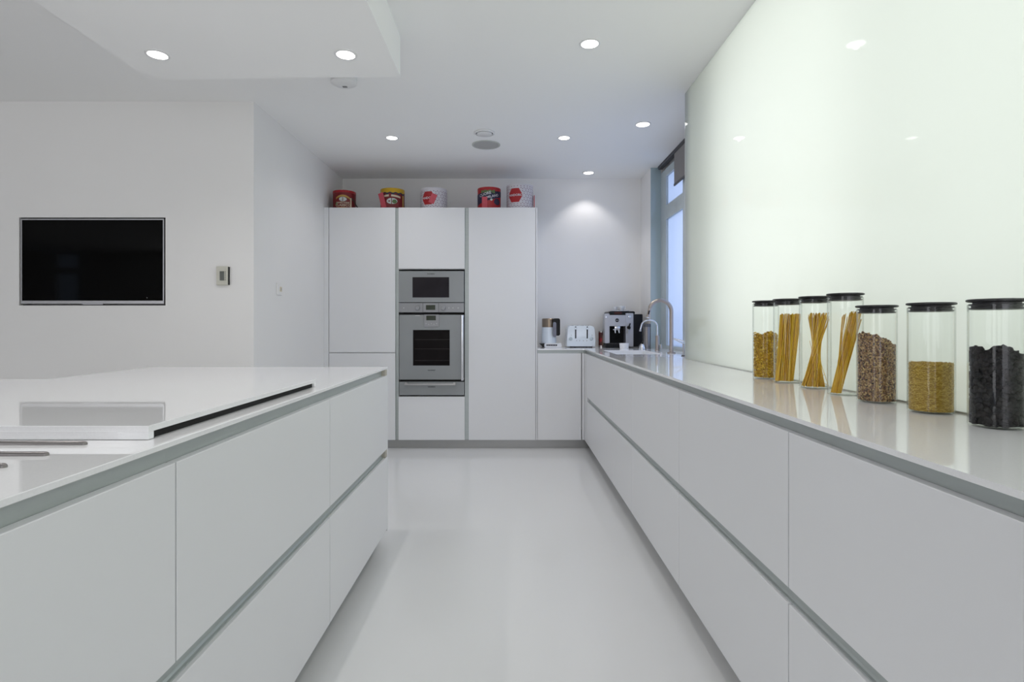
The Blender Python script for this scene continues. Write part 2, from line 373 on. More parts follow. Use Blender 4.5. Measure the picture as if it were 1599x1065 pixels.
# sink
sk = thing('sink', 'white undermounted sink bowl set in the right worktop', 'sink', ((sx0+sx1)/2, (sy0+sy1)/2, ZB-0.17))
z0 = ZB-0.17; z1 = ZB-0.0005; w_ = 0.008
obj('bowl', boxes([(sx0-w_, sx0, sy0-w_, sy1+w_, z0, z1), (sx1, sx1+w_, sy0-w_, sy1+w_, z0, z1), (sx0, sx1, sy0-w_, sy0, z0, z1), (sx0, sx1, sy1, sy1+w_, z0, z1), (sx0-w_, sx1+w_, sy0-w_, sy1+w_, z0-w_, z0)]), M['china'], sk)
obj('drain', L([(0.0, 0.004), (0.035, 0.004), (0.04, 0.0)], (sx0+sx1)/2, (sy0+sy1)/2, z0+0.0003, seg=24), M['steel'], sk)

# tall cabinets
def front(name, x0, x1, z0, z1, t, y=DF):
    return obj(name, B(x0, x1, y, y+0.021, z0, z1, bev=0.001, seg=1), LQ, t)
YC = DF+0.0215; TOP = 2.206
xa, xb, xc, xd, xe = fx(514), fx(617.2), fx(622.3), fx(725.6), fx(731.9); xf = fx(836.2)
m1, m2 = (xb+xc)/2, (xd+xe)/2
tag(obj('filler_panel', B(XL+0.001, xa-0.005, DF+0.002, DF+0.022, 0.083, TOP), LQ), 'narrow white filler strip between wall and tall cabinets', 'filler panel')
t = thing('tall_cabinet', 'tall white cabinet with two doors at the left of the ovens', 'cabinet', (m1-0.3, 5.35, 0.083), 'tall white cabinets')
obj('carcass', B(xa-0.004, m1-0.0005, YC, YB-0.002, 0.083, TOP), LQ, t)
front('door', xa, xb, 0.083, fz(551.6), t); front('door', xa, xb, fz(550.2), TOP, t)
t = thing('oven_housing', 'tall white cabinet housing the microwave and the oven', 'cabinet', ((m1+m2)/2, 5.35, 0.083), 'tall white cabinets')
zo1, zo0 = fz(420.3), fz(619.2)
obj('carcass', boxes([(m1, m2, YC, YB-0.002, 0.083, zo0), (m1, m2, YC, YB-0.002, zo1, TOP), (m1, xc-0.002, YC, YB-0.002, zo0, zo1), (xd+0.002, m2, YC, YB-0.002, zo0, zo1), (xc-0.002, xd+0.002, YB-0.02, YB-0.002, zo0, zo1)]), LQ, t)
front('door', xc, xd, fz(419.6), TOP, t); front('drawer_front', xc, xd, 0.083, fz(619.4), t)
t2 = thing('tall_cabinet', 'tall white cabinet with a single full-height door right of the ovens', 'cabinet', (m2+0.3, 5.35, 0.083), 'tall white cabinets')
obj('carcass', B(m2+0.0005, xf-0.001, YC, YB-0.002, 0.083, TOP), LQ, t2)
front('door', xe, xf, 0.083, TOP, t2)
tag(obj('end_panel', B(xf+0.003, xf+0.015, DF, YB-0.002, 0.083, TOP), LQ), 'tall narrow white side panel beside the kettle', 'end panel')
for (a, b, side_n) in ((xb, xc, 'left'), (xd, xe, 'right')):
    bm = bmesh.new()
    box(bm, a+0.0008, b-0.0008, DF+0.0155, DF+0.021, 0.0835, TOP-0.001)
    box(bm, a+0.0008, a+0.004, DF+0.006, DF+0.0155, 0.0835, TOP-0.001)
    tag(obj('grip_strip', bm, M['channel']), 'vertical grey metal grip strip to the %s of the ovens' % side_n, 'grip strip', 'vertical grip strips')
# corner base cabinet
t = thing('base_cabinet', 'white base cabinet with one door below the kettle and toaster', 'cabinet', (0.45, 5.35, 0.083))
xg, xh = fx(839.2), fx(907.6)
obj('carcass', B(xg+0.001, xh+0.002, YC+0.003, YB-0.002, 0.083, ZB-0.0005), LQ, t)
front('door', xg+0.001, xh, 0.083, 0.874, t)
obj('grip_channel', B(xg+0.001, xh+0.007, DF+0.0175, YC+0.0025, 0.874, ZB-0.0005), M['channel'], t)
t = thing('corner_filler', 'white corner filler where the two cabinet runs meet', 'filler panel', (0.68, 5.08, 0.083))
bm = bmesh.new(); box(bm, xh+0.0075, XR-0.002, DF+0.002, DF+0.022, 0.083, 0.874); box(bm, XR, XR+0.02, 4.9215, DF+0.022, 0.083, 0.874)
obj('panel', bm, LQ, t)
obj('grip_channel', boxes([(xh+0.0073, 0.70, DF+0.0175, DF+0.0215, 0.8745, ZB-0.0005), (XR+0.0205, XR+0.0238, 4.9205, DF+0.0175, 0.8745, ZB-0.0005)]), M['channel'], t)

# ------------------------------------------------------------------ ovens
def ob(px0, px1, py0, py1, ya, yb, bev=0.0):
    return B(fx(px0), fx(px1), ya, yb, fz(py1), fz(py0), bev=bev, seg=1)
t = thing('microwave_oven', 'grey built-in microwave with a dark window above the oven', 'microwave', (fx(673.5), DF, fz(487.8)))
obj('body', ob(624, 723, 422, 487.5, DF+0.015, YB-0.03), M['gap'], t)
obj('door', ob(622.8, 724.6, 423.4, 472.2, DF-0.004, DF+0.0145, 0.0015), M['oven'], t)
obj('window', ob(644.3, 701.4, 432.9, 464.6, DF-0.0052, DF-0.0042), M['darkglass'], t)
cp = obj('control_panel', ob(622.8, 724.6, 473.1, 487.8, DF-0.004, DF+0.0145, 0.0012), M['ovenpanel'], t)
obj('display', ob(665.2, 679.8, 476.4, 483.9, DF-0.0052, DF-0.0042), M['lcd'], cp)
for a in (660.5, 685):
    obj('joint', ob(a-0.2, a+0.2, 473.3, 487.6, DF-0.0048, DF-0.0042), M['gap'], cp)
for a in (652.3, 692.2):
    obj('knob', L([(0.0225, 0.0), (0.0225, 0.004), (0.020, 0.014), (0.019, 0.016), (0, 0.016)], fx(a), DF-0.0043, fz(480.9), seg=28, axis='Y'), M['ovenpanel'], cp, smooth=40)
for a in (630.5, 701, 707.5, 715.5):
    obj('button', L([(0.006, 0.0), (0.006, 0.0012), (0, 0.0012)], fx(a), DF-0.0043, fz(480.9), seg=16, axis='Y'), M['silver'], cp)
text_flat('GAGGENAU', 0.0125, fx(673), DF-0.0043, fz(427.8), M['black'], t, bold=0.0003)

t = thing('oven', 'grey built-in oven with a black window and vertical bar handle', 'oven', (fx(673.5), DF, fz(592.7)))
obj('body', ob(624, 723, 488.2, 594.6, DF+0.015, YB-0.03), M['gap'], t)
dr = obj('door', ob(623.5, 724.8, 491.6, 592.7, DF-0.006, DF+0.0145, 0.0015), M['oven'], t)
obj('window', ob(645.2, 702.3, 515.2, 570.8, DF-0.0072, DF-0.0062), M['ovenglass'], dr)
railm = pmat('dull_oven_rail', (0.075, 0.07, 0.065), 0.6, noise=0.1)
for py in (530.2, 544.8, 562.8):
    obj('shelf_rail', ob(648, 702, py-0.15, py+0.15, DF-0.0076, DF-0.0073), railm, dr)
cp = obj('control_panel', ob(662.6, 685.4, 491.2, 510.3, DF-0.012, DF-0.0062, 0.001), M['ovenpanel'], t)
obj('display', ob(666, 680.8, 492.9, 500.2, DF-0.0132, DF-0.0122), M['lcd'], cp)
for k in range(5):
    obj('button', L([(0.0045, 0.0), (0.0045, 0.0012), (0, 0.0012)], fx(665.6+k*4.1), DF-0.0122, fz(505.3+(1.2 if k % 2 else 0)), seg=14, axis='Y'), M['silver'], cp)
bm = T([(fx(722.5), DF-0.045, fz(492.4)), (fx(722.5), DF-0.045, fz(593.4))], 0.011)
hd = obj('handle', bm, M['chrome'], t, smooth=50)
for py in (494, 591.6):
    obj('bracket', ob(720.4, 724.6, py-2, py+2, DF-0.045, DF-0.0062, 0.001), M['chrome'], hd)
text_flat('GAGGENAU', 0.0125, fx(674), DF-0.0063, fz(578.2), M['black'], t, bold=0.0003)
obj('air_slot', ob(648, 656.5, 492.4, 493.2, DF-0.0066, DF-0.0062), M['chrome'], dr)

t = thing('warming_drawer', 'low grey warming drawer with a horizontal bar handle beneath the oven', 'warming drawer', (fx(673.5), DF, fz(617.3)))
obj('body', ob(624, 723, 595.0, 618.9, DF+0.015, YB-0.03), M['gap'], t)
obj('drawer_front', ob(623.5, 725.0, 596, 617.0, DF-0.006, DF+0.0145, 0.0015), M['oven'], t)
hd = obj('handle', ob(632.8, 712, 598.2, 600.8, DF-0.045, DF-0.033, 0.002), M['steel'], t)
for a in (635, 709.8):
    obj('bracket', ob(a-1.6, a+1.6, 597.0, 599.8, DF-0.034, DF-0.0062), M['steel'], hd)
text_flat('GAGGENAU', 0.0125, fx(674), DF-0.0063, fz(604.0), M['black'], t, bold=0.0003)

# ------------------------------------------------------------------ island cover and trivet bars
XC1 = -0.69; XC0 = -1.80; YC0, YC1 = 1.062, 1.974; ZC = ZT+0.027
t = thing('hob_cover', 'raised white sliding hob cover lying on the island worktop', 'cover', ((XC0+XC1)/2, 1.5, ZT))
bm = bmesh.new()
box(bm, XC0, XC1, YC0, YC1, ZC-0.0125, ZC, bev=0.0012)
box(bm, XC0, XC1, YC0, YC0+0.016, ZT+0.001, ZC-0.0122)
box(bm, XC0, XC1, YC1-0.016, YC1, ZT+0.001, ZC-0.0122)
box(bm, XC0, XC0+0.016, YC0+0.016, YC1-0.016, ZT+0.001, ZC-0.0122)
obj('cover_slab', bm, M['worktop'], t)
obj('gasket', B(XC1-0.02, XC1-0.007, YC0+0.0165, YC1-0.0165, ZT+0.0003, ZC-0.0130), M['gap'], t)
obj('rubber_foot', T([(XC1-0.004, YC0+0.019, ZT+0.0002), (XC1-0.004, YC0+0.019, ZT+0.006)], 0.003, seg=10), M['gap'], t)
proto = None
for d, lab in ((1.022, 'long steel trivet bar closest to the hob cover on the island'), (0.937, 'middle one of the three steel trivet bars on the island'), (0.859, 'steel trivet bar nearest the camera, mostly cut off by the left edge')):
    bm = bmesh.new()
    x_end = -0.7765; r = 0.0056; pts = []; rs = []
    pts.append((-1.35, 0, 0)); rs.append(r)
    for k in range(7):
        a = k/6*PI/2*0.98; pts.append((x_end-r+r*math.sin(a), 0, 0)); rs.append(max(r*math.cos(a), 0.0002))
    tube(bm, pts, rs, seg=18)
    bmesh.ops.translate(bm, verts=bm.verts[:], vec=(0, d, ZT+0.0012))
    o = tag(obj('trivet_bar', bm, M['barsteel'], smooth=60), lab, 'trivet bar', 'steel trivet bars in the island worktop')

# ------------------------------------------------------------------ television, thermostat, socket
t = thing('television', 'black flat television with silver frame set flush in the wall', 'television', ((tx0+tx1)/2, YF, tz0+0.02))
bx0, bx1, bz0, bz1 = fx(32.2, YF), fx(255.8, YF), fz(474.2, YF), fz(341.6, YF)
s0, s1, q0, q1 = fx(33.9, YF), fx(254.2, YF), fz(469.6, YF), fz(343.4, YF)
obj('housing', B(bx0+0.004, bx1-0.004, YF+0.012, YF+0.098, bz0+0.004, bz1-0.004), M['black'], t)
obj('bezel', boxes([(bx0, s0, YF+0.001, YF+0.012, bz0, bz1), (s1, bx1, YF+0.001, YF+0.012, bz0, bz1), (s0, s1, YF+0.001, YF+0.012, bz0, q0), (s0, s1, YF+0.001, YF+0.012, q1, bz1)]), M['silver'], t)
obj('screen', B(s0, s1, YF+0.004, YF+0.0118, q0, q1), M['screen'], t)
obj('standby_light', L([(0.0025, 0), (0.0025, 0.001), (0, 0.001)], fx(229, YF), YF+0.0039, fz(465, YF), seg=12, axis='Y'), M['silver'], t)
obj('sound_strip', B(fx(128, YF), fx(160, YF), YF+0.003, YF+0.0115, bz0-0.006, bz0-0.0003), M['silver'], t)
obj('recess_shade_strips', boxes([(tx0+0.001, tx1-0.001, YF+0.03, YF+0.034, tz0+0.0005, bz0-0.0065), (bx1+0.0003, tx1-0.0005, YF+0.012, YF+0.016, tz0+0.0005, tz1-0.0005), (tx0+0.0005, tx1-0.0005, YF+0.012, YF+0.016, bz1+0.0003, tz1-0.0005)]), M['gap'], t)  # black strips paint the shade in the gap round the set

t = thing('thermostat', 'small beige thermostat with a dark display on the wall', 'thermostat', (fx(349.5, YF), YF, fz(446, YF)))
obj('housing', B(fx(340, YF), fx(358.2, YF), YF-0.022, YF-0.0005, fz(445.6, YF), fz(416.3, YF), bev=0.004), pmat('beige_plastic', (0.62, 0.61, 0.53), 0.5, noise=0.05), t)
obj('display', B(fx(345.9, YF), fx(352.7, YF), YF-0.0235, YF-0.0222, fz(438.4, YF), fz(424, YF)), M['lcd'], t)
for k in range(5):
    obj('button', L([(0.0028, 0), (0.0028, 0.0015), (0, 0.0015)], fx(354.6, YF), YF-0.0222, fz(425.3+k*3, YF), seg=12, axis='Y'), M['black'], t)
obj('side_cover', B(fx(358.3, YF), fx(359, YF), YF-0.018, YF-0.0005, fz(445, YF), fz(417, YF)), M['black'], t)

ys = 4.10; zs = 1.398
t = thing('light_switch', 'small white wall switch with yellowish button on the return wall', 'switch', (XL, ys, zs-0.045))
obj('plate', B(XL+0.0003, XL+0.008, ys-0.045, ys+0.045, zs-0.045, zs+0.045, bev=0.003), M['wall'], t)
rk = obj('button', B(XL+0.0082, XL+0.012, ys-0.002, ys+0.030, zs-0.018, zs+0.018, bev=0.002), pmat('cream_plastic', (0.78, 0.70, 0.52), 0.5, noise=0.05), t)
obj('symbol', B(XL+0.0122, XL+0.0126, ys+0.008, ys+0.020, zs-0.010, zs+0.010), M['grille'], rk)

# ------------------------------------------------------------------ ceiling fittings
def downlight(x, y, z, label, spot, r=0.045, ang=150, rot=None, blend=1.0):
    t = thing('downlight', label, 'ceiling light', (x, y, z), 'round recessed ceiling downlights')
    bm = bmesh.new()
    lathe(bm, [(r, -0.001), (r, -0.004), (r+0.006, -0.005), (r+0.010, -0.003), (r+0.010, -0.0003)], x, y, z, seg=40, cap=False)
    obj('trim_ring', bm, M['whitep'], t, smooth=40)
    obj('lamp', L([(r-0.0005, -0.0006), (r-0.0005, -0.0025), (0, -0.0025)], x, y, z, seg=40), M['lamp'], t)
    l = bpy.data.lights.new('downlight_beam', 'SPOT'); l.energy = spot; l.spot_size = math.radians(ang); l.spot_blend = blend
    l.shadow_soft_size = 0.012; l.color = (1.0, 0.97, 0.96)
    o = bpy.data.objects.new('downlight_beam', l); COL.objects.link(o); o.location = (x, y, z-0.016)
    if rot: o.rotation_euler = rot
    return t
SP = 11
downlight(0.4186, 2.937, CEIL, 'ceiling downlight nearest the camera in the main ceiling', SP)
downlight(0.980, 4.119, CEIL, 'ceiling downlight above the worktop near the glass wall edge', SP, r=0.048)
downlight(0.426, 4.415, CEIL, 'ceiling downlight right of the round speaker, over the aisle', SP, r=0.042)
downlight(-0.939, 4.415, CEIL, 'ceiling downlight left of the round speaker, before the tall cabinets', SP, r=0.042)
downlight(0.762, 5.431, CEIL, 'ceiling downlight at the back wall above the toaster', 6, r=0.048, ang=100, blend=0.5)
downlight(-1.665, 2.629, ZP, 'left one of the two downlights in the lowered ceiling box', SP, r=0.043)
downlight(-0.777, 2.629, ZP, 'right one of the two downlights in the lowered ceiling box', SP, r=0.043)

downlight(0.4186, 1.46, CEIL, 'unseen ceiling downlight added above the near end of the aisle', SP*0.4)  # out-of-view aisle pair, added to light the near worktop
downlight(0.4186, -0.02, CEIL, 'unseen ceiling downlight added over the camera position', SP*0.4)
downlight(-1.665, 1.15, ZP, 'unseen left near downlight added in the lowered ceiling box above the hob cover', SP, r=0.043)  # out-of-view box pair, added to light the foreground
downlight(-0.777, 1.15, ZP, 'unseen right near downlight added in the lowered ceiling box above the hob cover', SP, r=0.043)

t = thing('smoke_detector', 'white round smoke detector on the ceiling behind the lowered box', 'smoke detector', (-0.994, 3.34, CEIL))
obj('base', L([(0.079, -0.0005), (0.079, -0.012), (0.074, -0.014)], -0.994, 3.32, CEIL, seg=40), M['whitep'], t, smooth=40)
obj('cover', L([(0.074, -0.0142), (0.077, -0.030), (0.074, -0.044), (0.060, -0.052), (0.03, -0.054), (0, -0.054)], -0.994, 3.32, CEIL, seg=40), M['whitep'], t, smooth=40)
bm = bmesh.new()
for k in range(4): box(bm, -0.994-0.012+k*0.007, -0.994-0.008+k*0.007, 3.32+0.015, 3.32+0.035, CEIL-0.0552, CEIL-0.050)
obj('vent_slots', bm, M['gap'], t)
t = thing('ceiling_speaker', 'large round ceiling speaker with grey grille before the tall cabinets', 'speaker', (-0.2, 4.588, CEIL))
obj('rim', L([(0.117, -0.0005), (0.117, -0.004), (0.108, -0.006), (0.104, -0.003)], -0.2, 4.588, CEIL, seg=48, cap=False), M['gapshade_rim'], t, smooth=40)
obj('grille', L([(0.1035, -0.001), (0.1035, -0.0045), (0, -0.0055)], -0.2, 4.588, CEIL, seg=48), M['grille'], t)
t = thing('ceiling_vent', 'small round white ceiling valve beside the larger grey speaker', 'vent', (-0.2, 4.30, CEIL))
obj('rim', L([(0.082, -0.0005), (0.082, -0.006), (0.070, -0.012), (0.066, -0.010), (0.066, -0.002)], -0.2, 4.30, CEIL, seg=48, cap=False), M['whitep'], t, smooth=40)
obj('dark_slot', L([(0.0655, -0.0005), (0.0655, -0.003), (0, -0.003)], -0.2, 4.30, CEIL, seg=48), M['gap'], t)
obj('disc', L([(0.058, -0.0035), (0.060, -0.012), (0.050, -0.017), (0, -0.018)], -0.2, 4.30, CEIL, seg=48), M['whitep'], t, smooth=40)

# ------------------------------------------------------------------ storage jars
def jar(x, y, h, label):
    t = thing('storage_jar', label, 'jar', (x, y, ZT), 'glass storage jars along the glass wall')
    R = 0.050; z = ZT+0.0003
    prof = [(0, 0), (R-0.003, 0), (R, 0.003), (R, h-0.012), (R-0.0022, h-0.012), (R-0.0022, 0.006), (R-0.006, 0.0035), (0, 0.0035)]
    obj('glass_body', L(prof, x, y, z, seg=56), M['jar'], t, smooth=40)
    ld = obj('lid', L([(0, h), (R, h), (R+0.0025, h-0.0015), (R+0.0025, h-0.005), (R-0.001, h-0.0065), (R-0.004, h-0.0068), (0, h-0.0068)], x, y, z, seg=56), M['lid'], t, smooth=35)
    obj('seal_plug', L([(0, h-0.007), (R-0.009, h-0.007), (R-0.009, h-0.010), (R-0.0026, h-0.0105), (R-0.0026, h-0.0135), (R-0.007, h-0.0145), (R-0.007, h-0.018), (R-0.0028, h-0.019), (R-0.0028, h-0.0215), (R-0.006, h-0.023), (0, h-0.023)], x, y, z, seg=56), M['lid'], ld, smooth=35)
    return t
JL, JS = 0.318, 0.275
J = [(1.053, 2.298, JL, 'tall glass jar of short curly pasta, farthest from the camera'),
     (1.062, 2.134, JL, 'tall glass jar holding an upright bundle of flat pasta ribbons'),
     (1.062, 1.942, JL, 'tall glass jar of spaghetti splayed like an hourglass'),
     (1.055, 1.756, JL, 'tall glass jar with one spaghetti bundle leaning to the right'),
     (1.049, 1.596, JS, 'shorter glass jar filled with brown muesli'),
     (1.062, 1.407, JS, 'shorter glass jar half full of yellow grains'),
     (1.050, 1.203, JS, 'shorter glass jar of black dried fruit, nearest the camera')]
for j in J: jar(*j)
RI = 0.0465; ZI = ZT+0.0045

def raw(name, verts, faces, mats, idx=None, smooth=False):
    me = bpy.data.meshes.new(name); me.from_pydata(verts, [], faces)
    for m in mats: me.materials.append(m)
    if idx: me.polygons.foreach_set('material_index', idx)
    if smooth: me.polygons.foreach_set('use_smooth', [True]*len(faces))
    me.update()
    o = bpy.data.objects.new(name, me); COL.objects.link(o); return o
def rnd_rot():
    return Matrix.Rotation(random.uniform(0, 2*PI), 3, 'Z') @ Matrix.Rotation(math.acos(random.uniform(-1, 1)), 3, 'Y') @ Matrix.Rotation(random.uniform(0, 2*PI), 3, 'Z')
def sph(nu, nv, sx, sy, sz, lump=0.0):
    vs = [(0, 0, -sz)]; fs = []
    for i in range(1, nv):
        a = -PI/2+PI*i/nv
        for k in range(nu):
            b = 2*PI*k/nu; q = 1+random.uniform(-lump, lump)
            vs.append((sx*q*math.cos(a)*math.cos(b), sy*q*math.cos(a)*math.sin(b), sz*q*math.sin(a)))
    vs.append((0, 0, sz)); n = len(vs)-1
    for k in range(nu):
        j = (k+1) % nu
        fs.append((0, 1+j, 1+k)); fs.append((n, n-nu+k, n-nu+j))
        for i in range(nv-2): fs.append((1+i*nu+k, 1+i*nu+j, 1+(i+1)*nu+j, 1+(i+1)*nu+k))
    return vs, fs
def curl(seg=6, n=6, R=0.0035, r=0.0022, arc=2.6):
    vs, fs = [], []
    for i in range(n):
        a = arc*i/(n-1); c = Vector((R*math.cos(a), R*math.sin(a), 0.0)); e = Vector((math.cos(a), math.sin(a), 0))
        for k in range(seg):
            b = 2*PI*k/seg; p = c+e*(r*math.cos(b))+Vector((0, 0, r*math.sin(b))); vs.append(tuple(p))
    for i in range(n-1):
        for k in range(seg):
            j = (k+1) % seg; fs.append((i*seg+k, i*seg+j, (i+1)*seg+j, (i+1)*seg+k))
    return vs, fs
def pile(name, cx, cy, top, shapes, mats, n_side, n_top, inset, core_mat, label, cat, weights=None, tang=False, smooth=True):
    """top(x,y)->height above the jar floor. A solid core plus pieces lying against the glass and on top."""
    V, Fc, I = [], [], []
    def add(vs, fs, mi, mtx, c):
        o = len(V)
        for v in vs:
            p = mtx @ Vector(v); p += c
            dx, dy = p.x-cx, p.y-cy; rr = math.hypot(dx, dy)
            if rr > RI: dx *= RI/rr; dy *= RI/rr
            V.append((cx+dx, cy+dy, max(p.z, ZI)))
        for f in fs: Fc.append(tuple(i+o for i in f)); I.append(mi)
    # core
    seg = 36; rc = RI-inset*1.3
    base = len(V); nz = 8; nr = 5
    for i in range(nz+1):
        for k in range(seg):
            a = 2*PI*k/seg; x, y = rc*math.cos(a), rc*math.sin(a); V.append((cx+x, cy+y, ZI+(top(x, y)-inset)*i/nz))
    for i in range(nz):
        for k in range(seg):
            j = (k+1) % seg; Fc.append((base+i*seg+k, base+i*seg+j, base+(i+1)*seg+j, base+(i+1)*seg+k)); I.append(0)
    prev = base+nz*seg
    for q in range(1, nr):
        nb = len(V); rr = rc*(1-q/nr)
        for k in range(seg):
            a = 2*PI*k/seg; x, y = rr*math.cos(a), rr*math.sin(a); V.append((cx+x, cy+y, ZI+top(x, y)-inset))
        for k in range(seg):
            j = (k+1) % seg; Fc.append((prev+k, prev+j, nb+j, nb+k)); I.append(0)
        prev = nb
    Fc.append(tuple(prev+k for k in range(seg))); I.append(0)
    for s in range(n_side+n_top):
        sh = random.choice(shapes); vs, fs = sh() if callable(sh) else sh
        if s < n_side:
            a = random.uniform(0, 2*PI); rr = RI-inset*random.uniform(0.35, 0.9)
            x, y = rr*math.cos(a), rr*math.sin(a); z = random.uniform(0, 1)*(top(x, y)-inset*0.2)
            mt = rnd_rot()
            if tang: mt = Matrix.Rotation(a, 3, 'Z') @ Matrix.Rotation(random.gauss(PI/2, 0.45), 3, 'X')
        else:
            a = random.uniform(0, 2*PI); rr = (RI-inset*0.6)*math.sqrt(random.random())
            x, y = rr*math.cos(a), rr*math.sin(a); z = top(x, y)-inset*random.uniform(0.0, 0.8)
            mt = rnd_rot()
        mi = 1+random.choices(range(len(mats)), weights)[0]
        add(vs, fs, mi, mt, Vector((cx+x, cy+y, ZI+z)))
    return tag(raw(name, V, Fc, [core_mat]+mats, I, smooth), label, cat, kind='stuff')

# 1 short curly pasta
pa = [pmat('pasta_a', (0.80, 0.50, 0.02), 0.5, noise=0.15, nscale=300), pmat('pasta_b', (0.90, 0.62, 0.04), 0.5, noise=0.15, nscale=300), pmat('pasta_c', (0.62, 0.36, 0.012), 0.55, noise=0.15, nscale=300)]
cx, cy = J[0][:2]
pile('pasta_curls', cx, cy, lambda x, y: 0.176+0.006*math.sin(90*x)+0.005*math.cos(110*y), [curl(), curl(arc=2.0), curl(arc=3.2)], pa, 900, 130, 0.006, pa[2],
     'yellow short curly pasta filling the farthest jar', 'pasta', tang=False)
# 5 muesli
mu = [pmat('oat_pale', (0.62, 0.42, 0.22), 0.8, noise=0.3, nscale=400), pmat('oat_brown', (0.32, 0.18, 0.085), 0.8, noise=0.3, nscale=400), pmat('raisin', (0.055, 0.035, 0.03), 0.6, noise=0.3, nscale=300),
      pmat('nut_purple', (0.22, 0.13, 0.11), 0.7, noise=0.3, nscale=300), pmat('oat_gold', (0.72, 0.53, 0.25), 0.8, noise=0.3, nscale=300)]
cx, cy = J[4][:2]
def t5(x, y): return 0.172-0.42*x-0.05*y+0.003*math.sin(260*x)+0.003*math.cos(230*y) - (0.006 if x > 0.02 else 0)
pile('muesli', cx, cy, t5, [lambda: sph(7, 4, random.uniform(0.002, 0.0042), random.uniform(0.002, 0.0038), random.uniform(0.0008, 0.002), 0.2)], mu, 5200, 700, 0.003, mu[0],
     'brown muesli with dark raisins, sloping down to the right', 'muesli', weights=[5, 6, 2, 4, 3], smooth=False)
# 6 grains
gr = [pmat('grain_a', (0.64, 0.43, 0.07), 0.5, noise=0.1, nscale=300), pmat('grain_b', (0.74, 0.54, 0.12), 0.5, noise=0.1, nscale=300), pmat('grain_c', (0.50, 0.31, 0.04), 0.5, noise=0.1, nscale=300)]
cx, cy = J[5][:2]
pile('orzo_grains', cx, cy, lambda x, y: 0.118+0.001*math.sin(200*x), [sph(6, 4, 0.0009, 0.0009, 0.0042, 0)], gr, 4200, 900, 0.0022, gr[2],
     'yellow rice-shaped grains half filling the second jar from the right', 'grains', tang=True)
# 7 black dried fruit
bk = [pmat('prune_a', (0.008, 0.007, 0.010), 0.6, spec=0.15, noise=0.4, nscale=150, bump=0.6, bscale=300), pmat('prune_b', (0.014, 0.011, 0.013), 0.6, spec=0.2, noise=0.4, nscale=150, bump=0.6, bscale=300), pmat('prune_c', (0.010, 0.006, 0.007), 0.5, spec=0.2, noise=0.4, nscale=100)]
cx, cy = J[6][:2]
def t7(x, y): return 0.150 + 0.010*math.cos(95*(x+0.046)) - 0.05*x + 0.007*math.sin(60*y+1)
pile('dried_fruit', cx, cy, t7, [lambda: sph(8, 6, random.uniform(0.005, 0.009), random.uniform(0.005, 0.008), random.uniform(0.004, 0.007), 0.12)], bk, 520, 70, 0.008, bk[0],
     'black dried fruit with a lumpy top in the nearest jar', 'dried fruit')

# spaghetti
def strands(name, cx, cy, lst, r, mats, label, cat):
    V, Fc, I = [], [], []; seg = 5
    for (p0, p1, rr) in lst:
        a = Vector(p0); b = Vector(p1); d = (b-a).normalized(); s = d.orthogonal().normalized(); u = d.cross(s)
        o = len(V)
        for p in (a, b):
            for k in range(seg):
                q = p+(s*math.cos(2*PI*k/seg)+u*math.sin(2*PI*k/seg))*rr
                V.append((cx+q.x, cy+q.y, ZI+q.z))
        mi = random.randrange(len(mats))
        for k in range(seg):
            j = (k+1) % seg; Fc.append((o+k, o+j, o+seg+j, o+seg+k)); I.append(mi)
        Fc.append(tuple(o+k for k in range(seg))[::-1]); I.append(mi); Fc.append(tuple(o+seg+k for k in range(seg))); I.append(mi)
    return tag(raw(name, V, Fc, mats, I, False), label, cat, kind='stuff')
sp = [pmat('spaghetti_a', (0.84, 0.50, 0.012), 0.45, noise=0.1, nscale=60), pmat('spaghetti_b', (0.90, 0.60, 0.03), 0.45, noise=0.1, nscale=60), pmat('spaghetti_c', (0.72, 0.38, 0.008), 0.5, noise=0.1, nscale=60)]
def clampr(x, y, R=RI-0.002):
    r = math.hypot(x, y)
    return (x*R/r, y*R/r) if r > R else (x, y)
def disc(cx_, cy_, rx, ry):
    a = random.uniform(0, 2*PI); q = math.sqrt(random.random()); return cx_+rx*q*math.cos(a), cy_+ry*q*math.sin(a)
# flat ribbons, upright, lower part shifted to the left
lst = []
for i in range(170):
    u, v = disc(0, 0, 1, 1)
    b = clampr(-0.012+0.031*u, 0.003+0.030*v); t_ = clampr(0.010+0.036*u+0.006*v, 0.030*v-0.006*u)
    h = 0.253+random.uniform(-0.008, 0.006)
    lst.append(((b[0], b[1], random.uniform(0, 0.004)), (t_[0], t_[1], h), 0.0013))
for i in range(26):
    v = random.uniform(-1, 1)
    b = clampr(-0.045, 0.012*v); t_ = clampr(-0.004+0.01*v, 0.02*v); lst.append(((b[0], b[1], 0.001), (t_[0], t_[1], 0.25), 0.0012))
strands('pasta_ribbons', *J[1][:2], lst, 0.0013, sp, 'upright yellow pasta ribbons in the second jar from the left', 'pasta')
lst = []
for i in range(190):
    a = random.uniform(0, 2*PI); q = math.sqrt(random.random())
    tw = 2.3
    b = (-0.007+0.038*q*math.cos(a), 0.036*q*math.sin(a)); t_ = (0.013+0.033*q*math.cos(a+tw), 0.033*q*math.sin(a+tw))
    b = clampr(*b); t_ = clampr(*t_)
    lst.append(((b[0], b[1], random.uniform(0, 0.003)), (t_[0], t_[1], 0.246+random.uniform(-0.012, 0.012)), 0.00105))
lst += [((-0.018, -0.03, 0.002), (-0.016, -0.028, 0.11), 0.0009), ((0.03, -0.03, 0.003), (-0.025, -0.035, 0.162), 0.0009), ((-0.03, -0.03, 0.03), (0.03, -0.032, 0.008), 0.0009),
        ((-0.01, -0.035, 0.022), (0.010, -0.038, 0.045), 0.0009), ((0.0, -0.03, 0.02), (-0.03, -0.02, 0.16), 0.0007)]
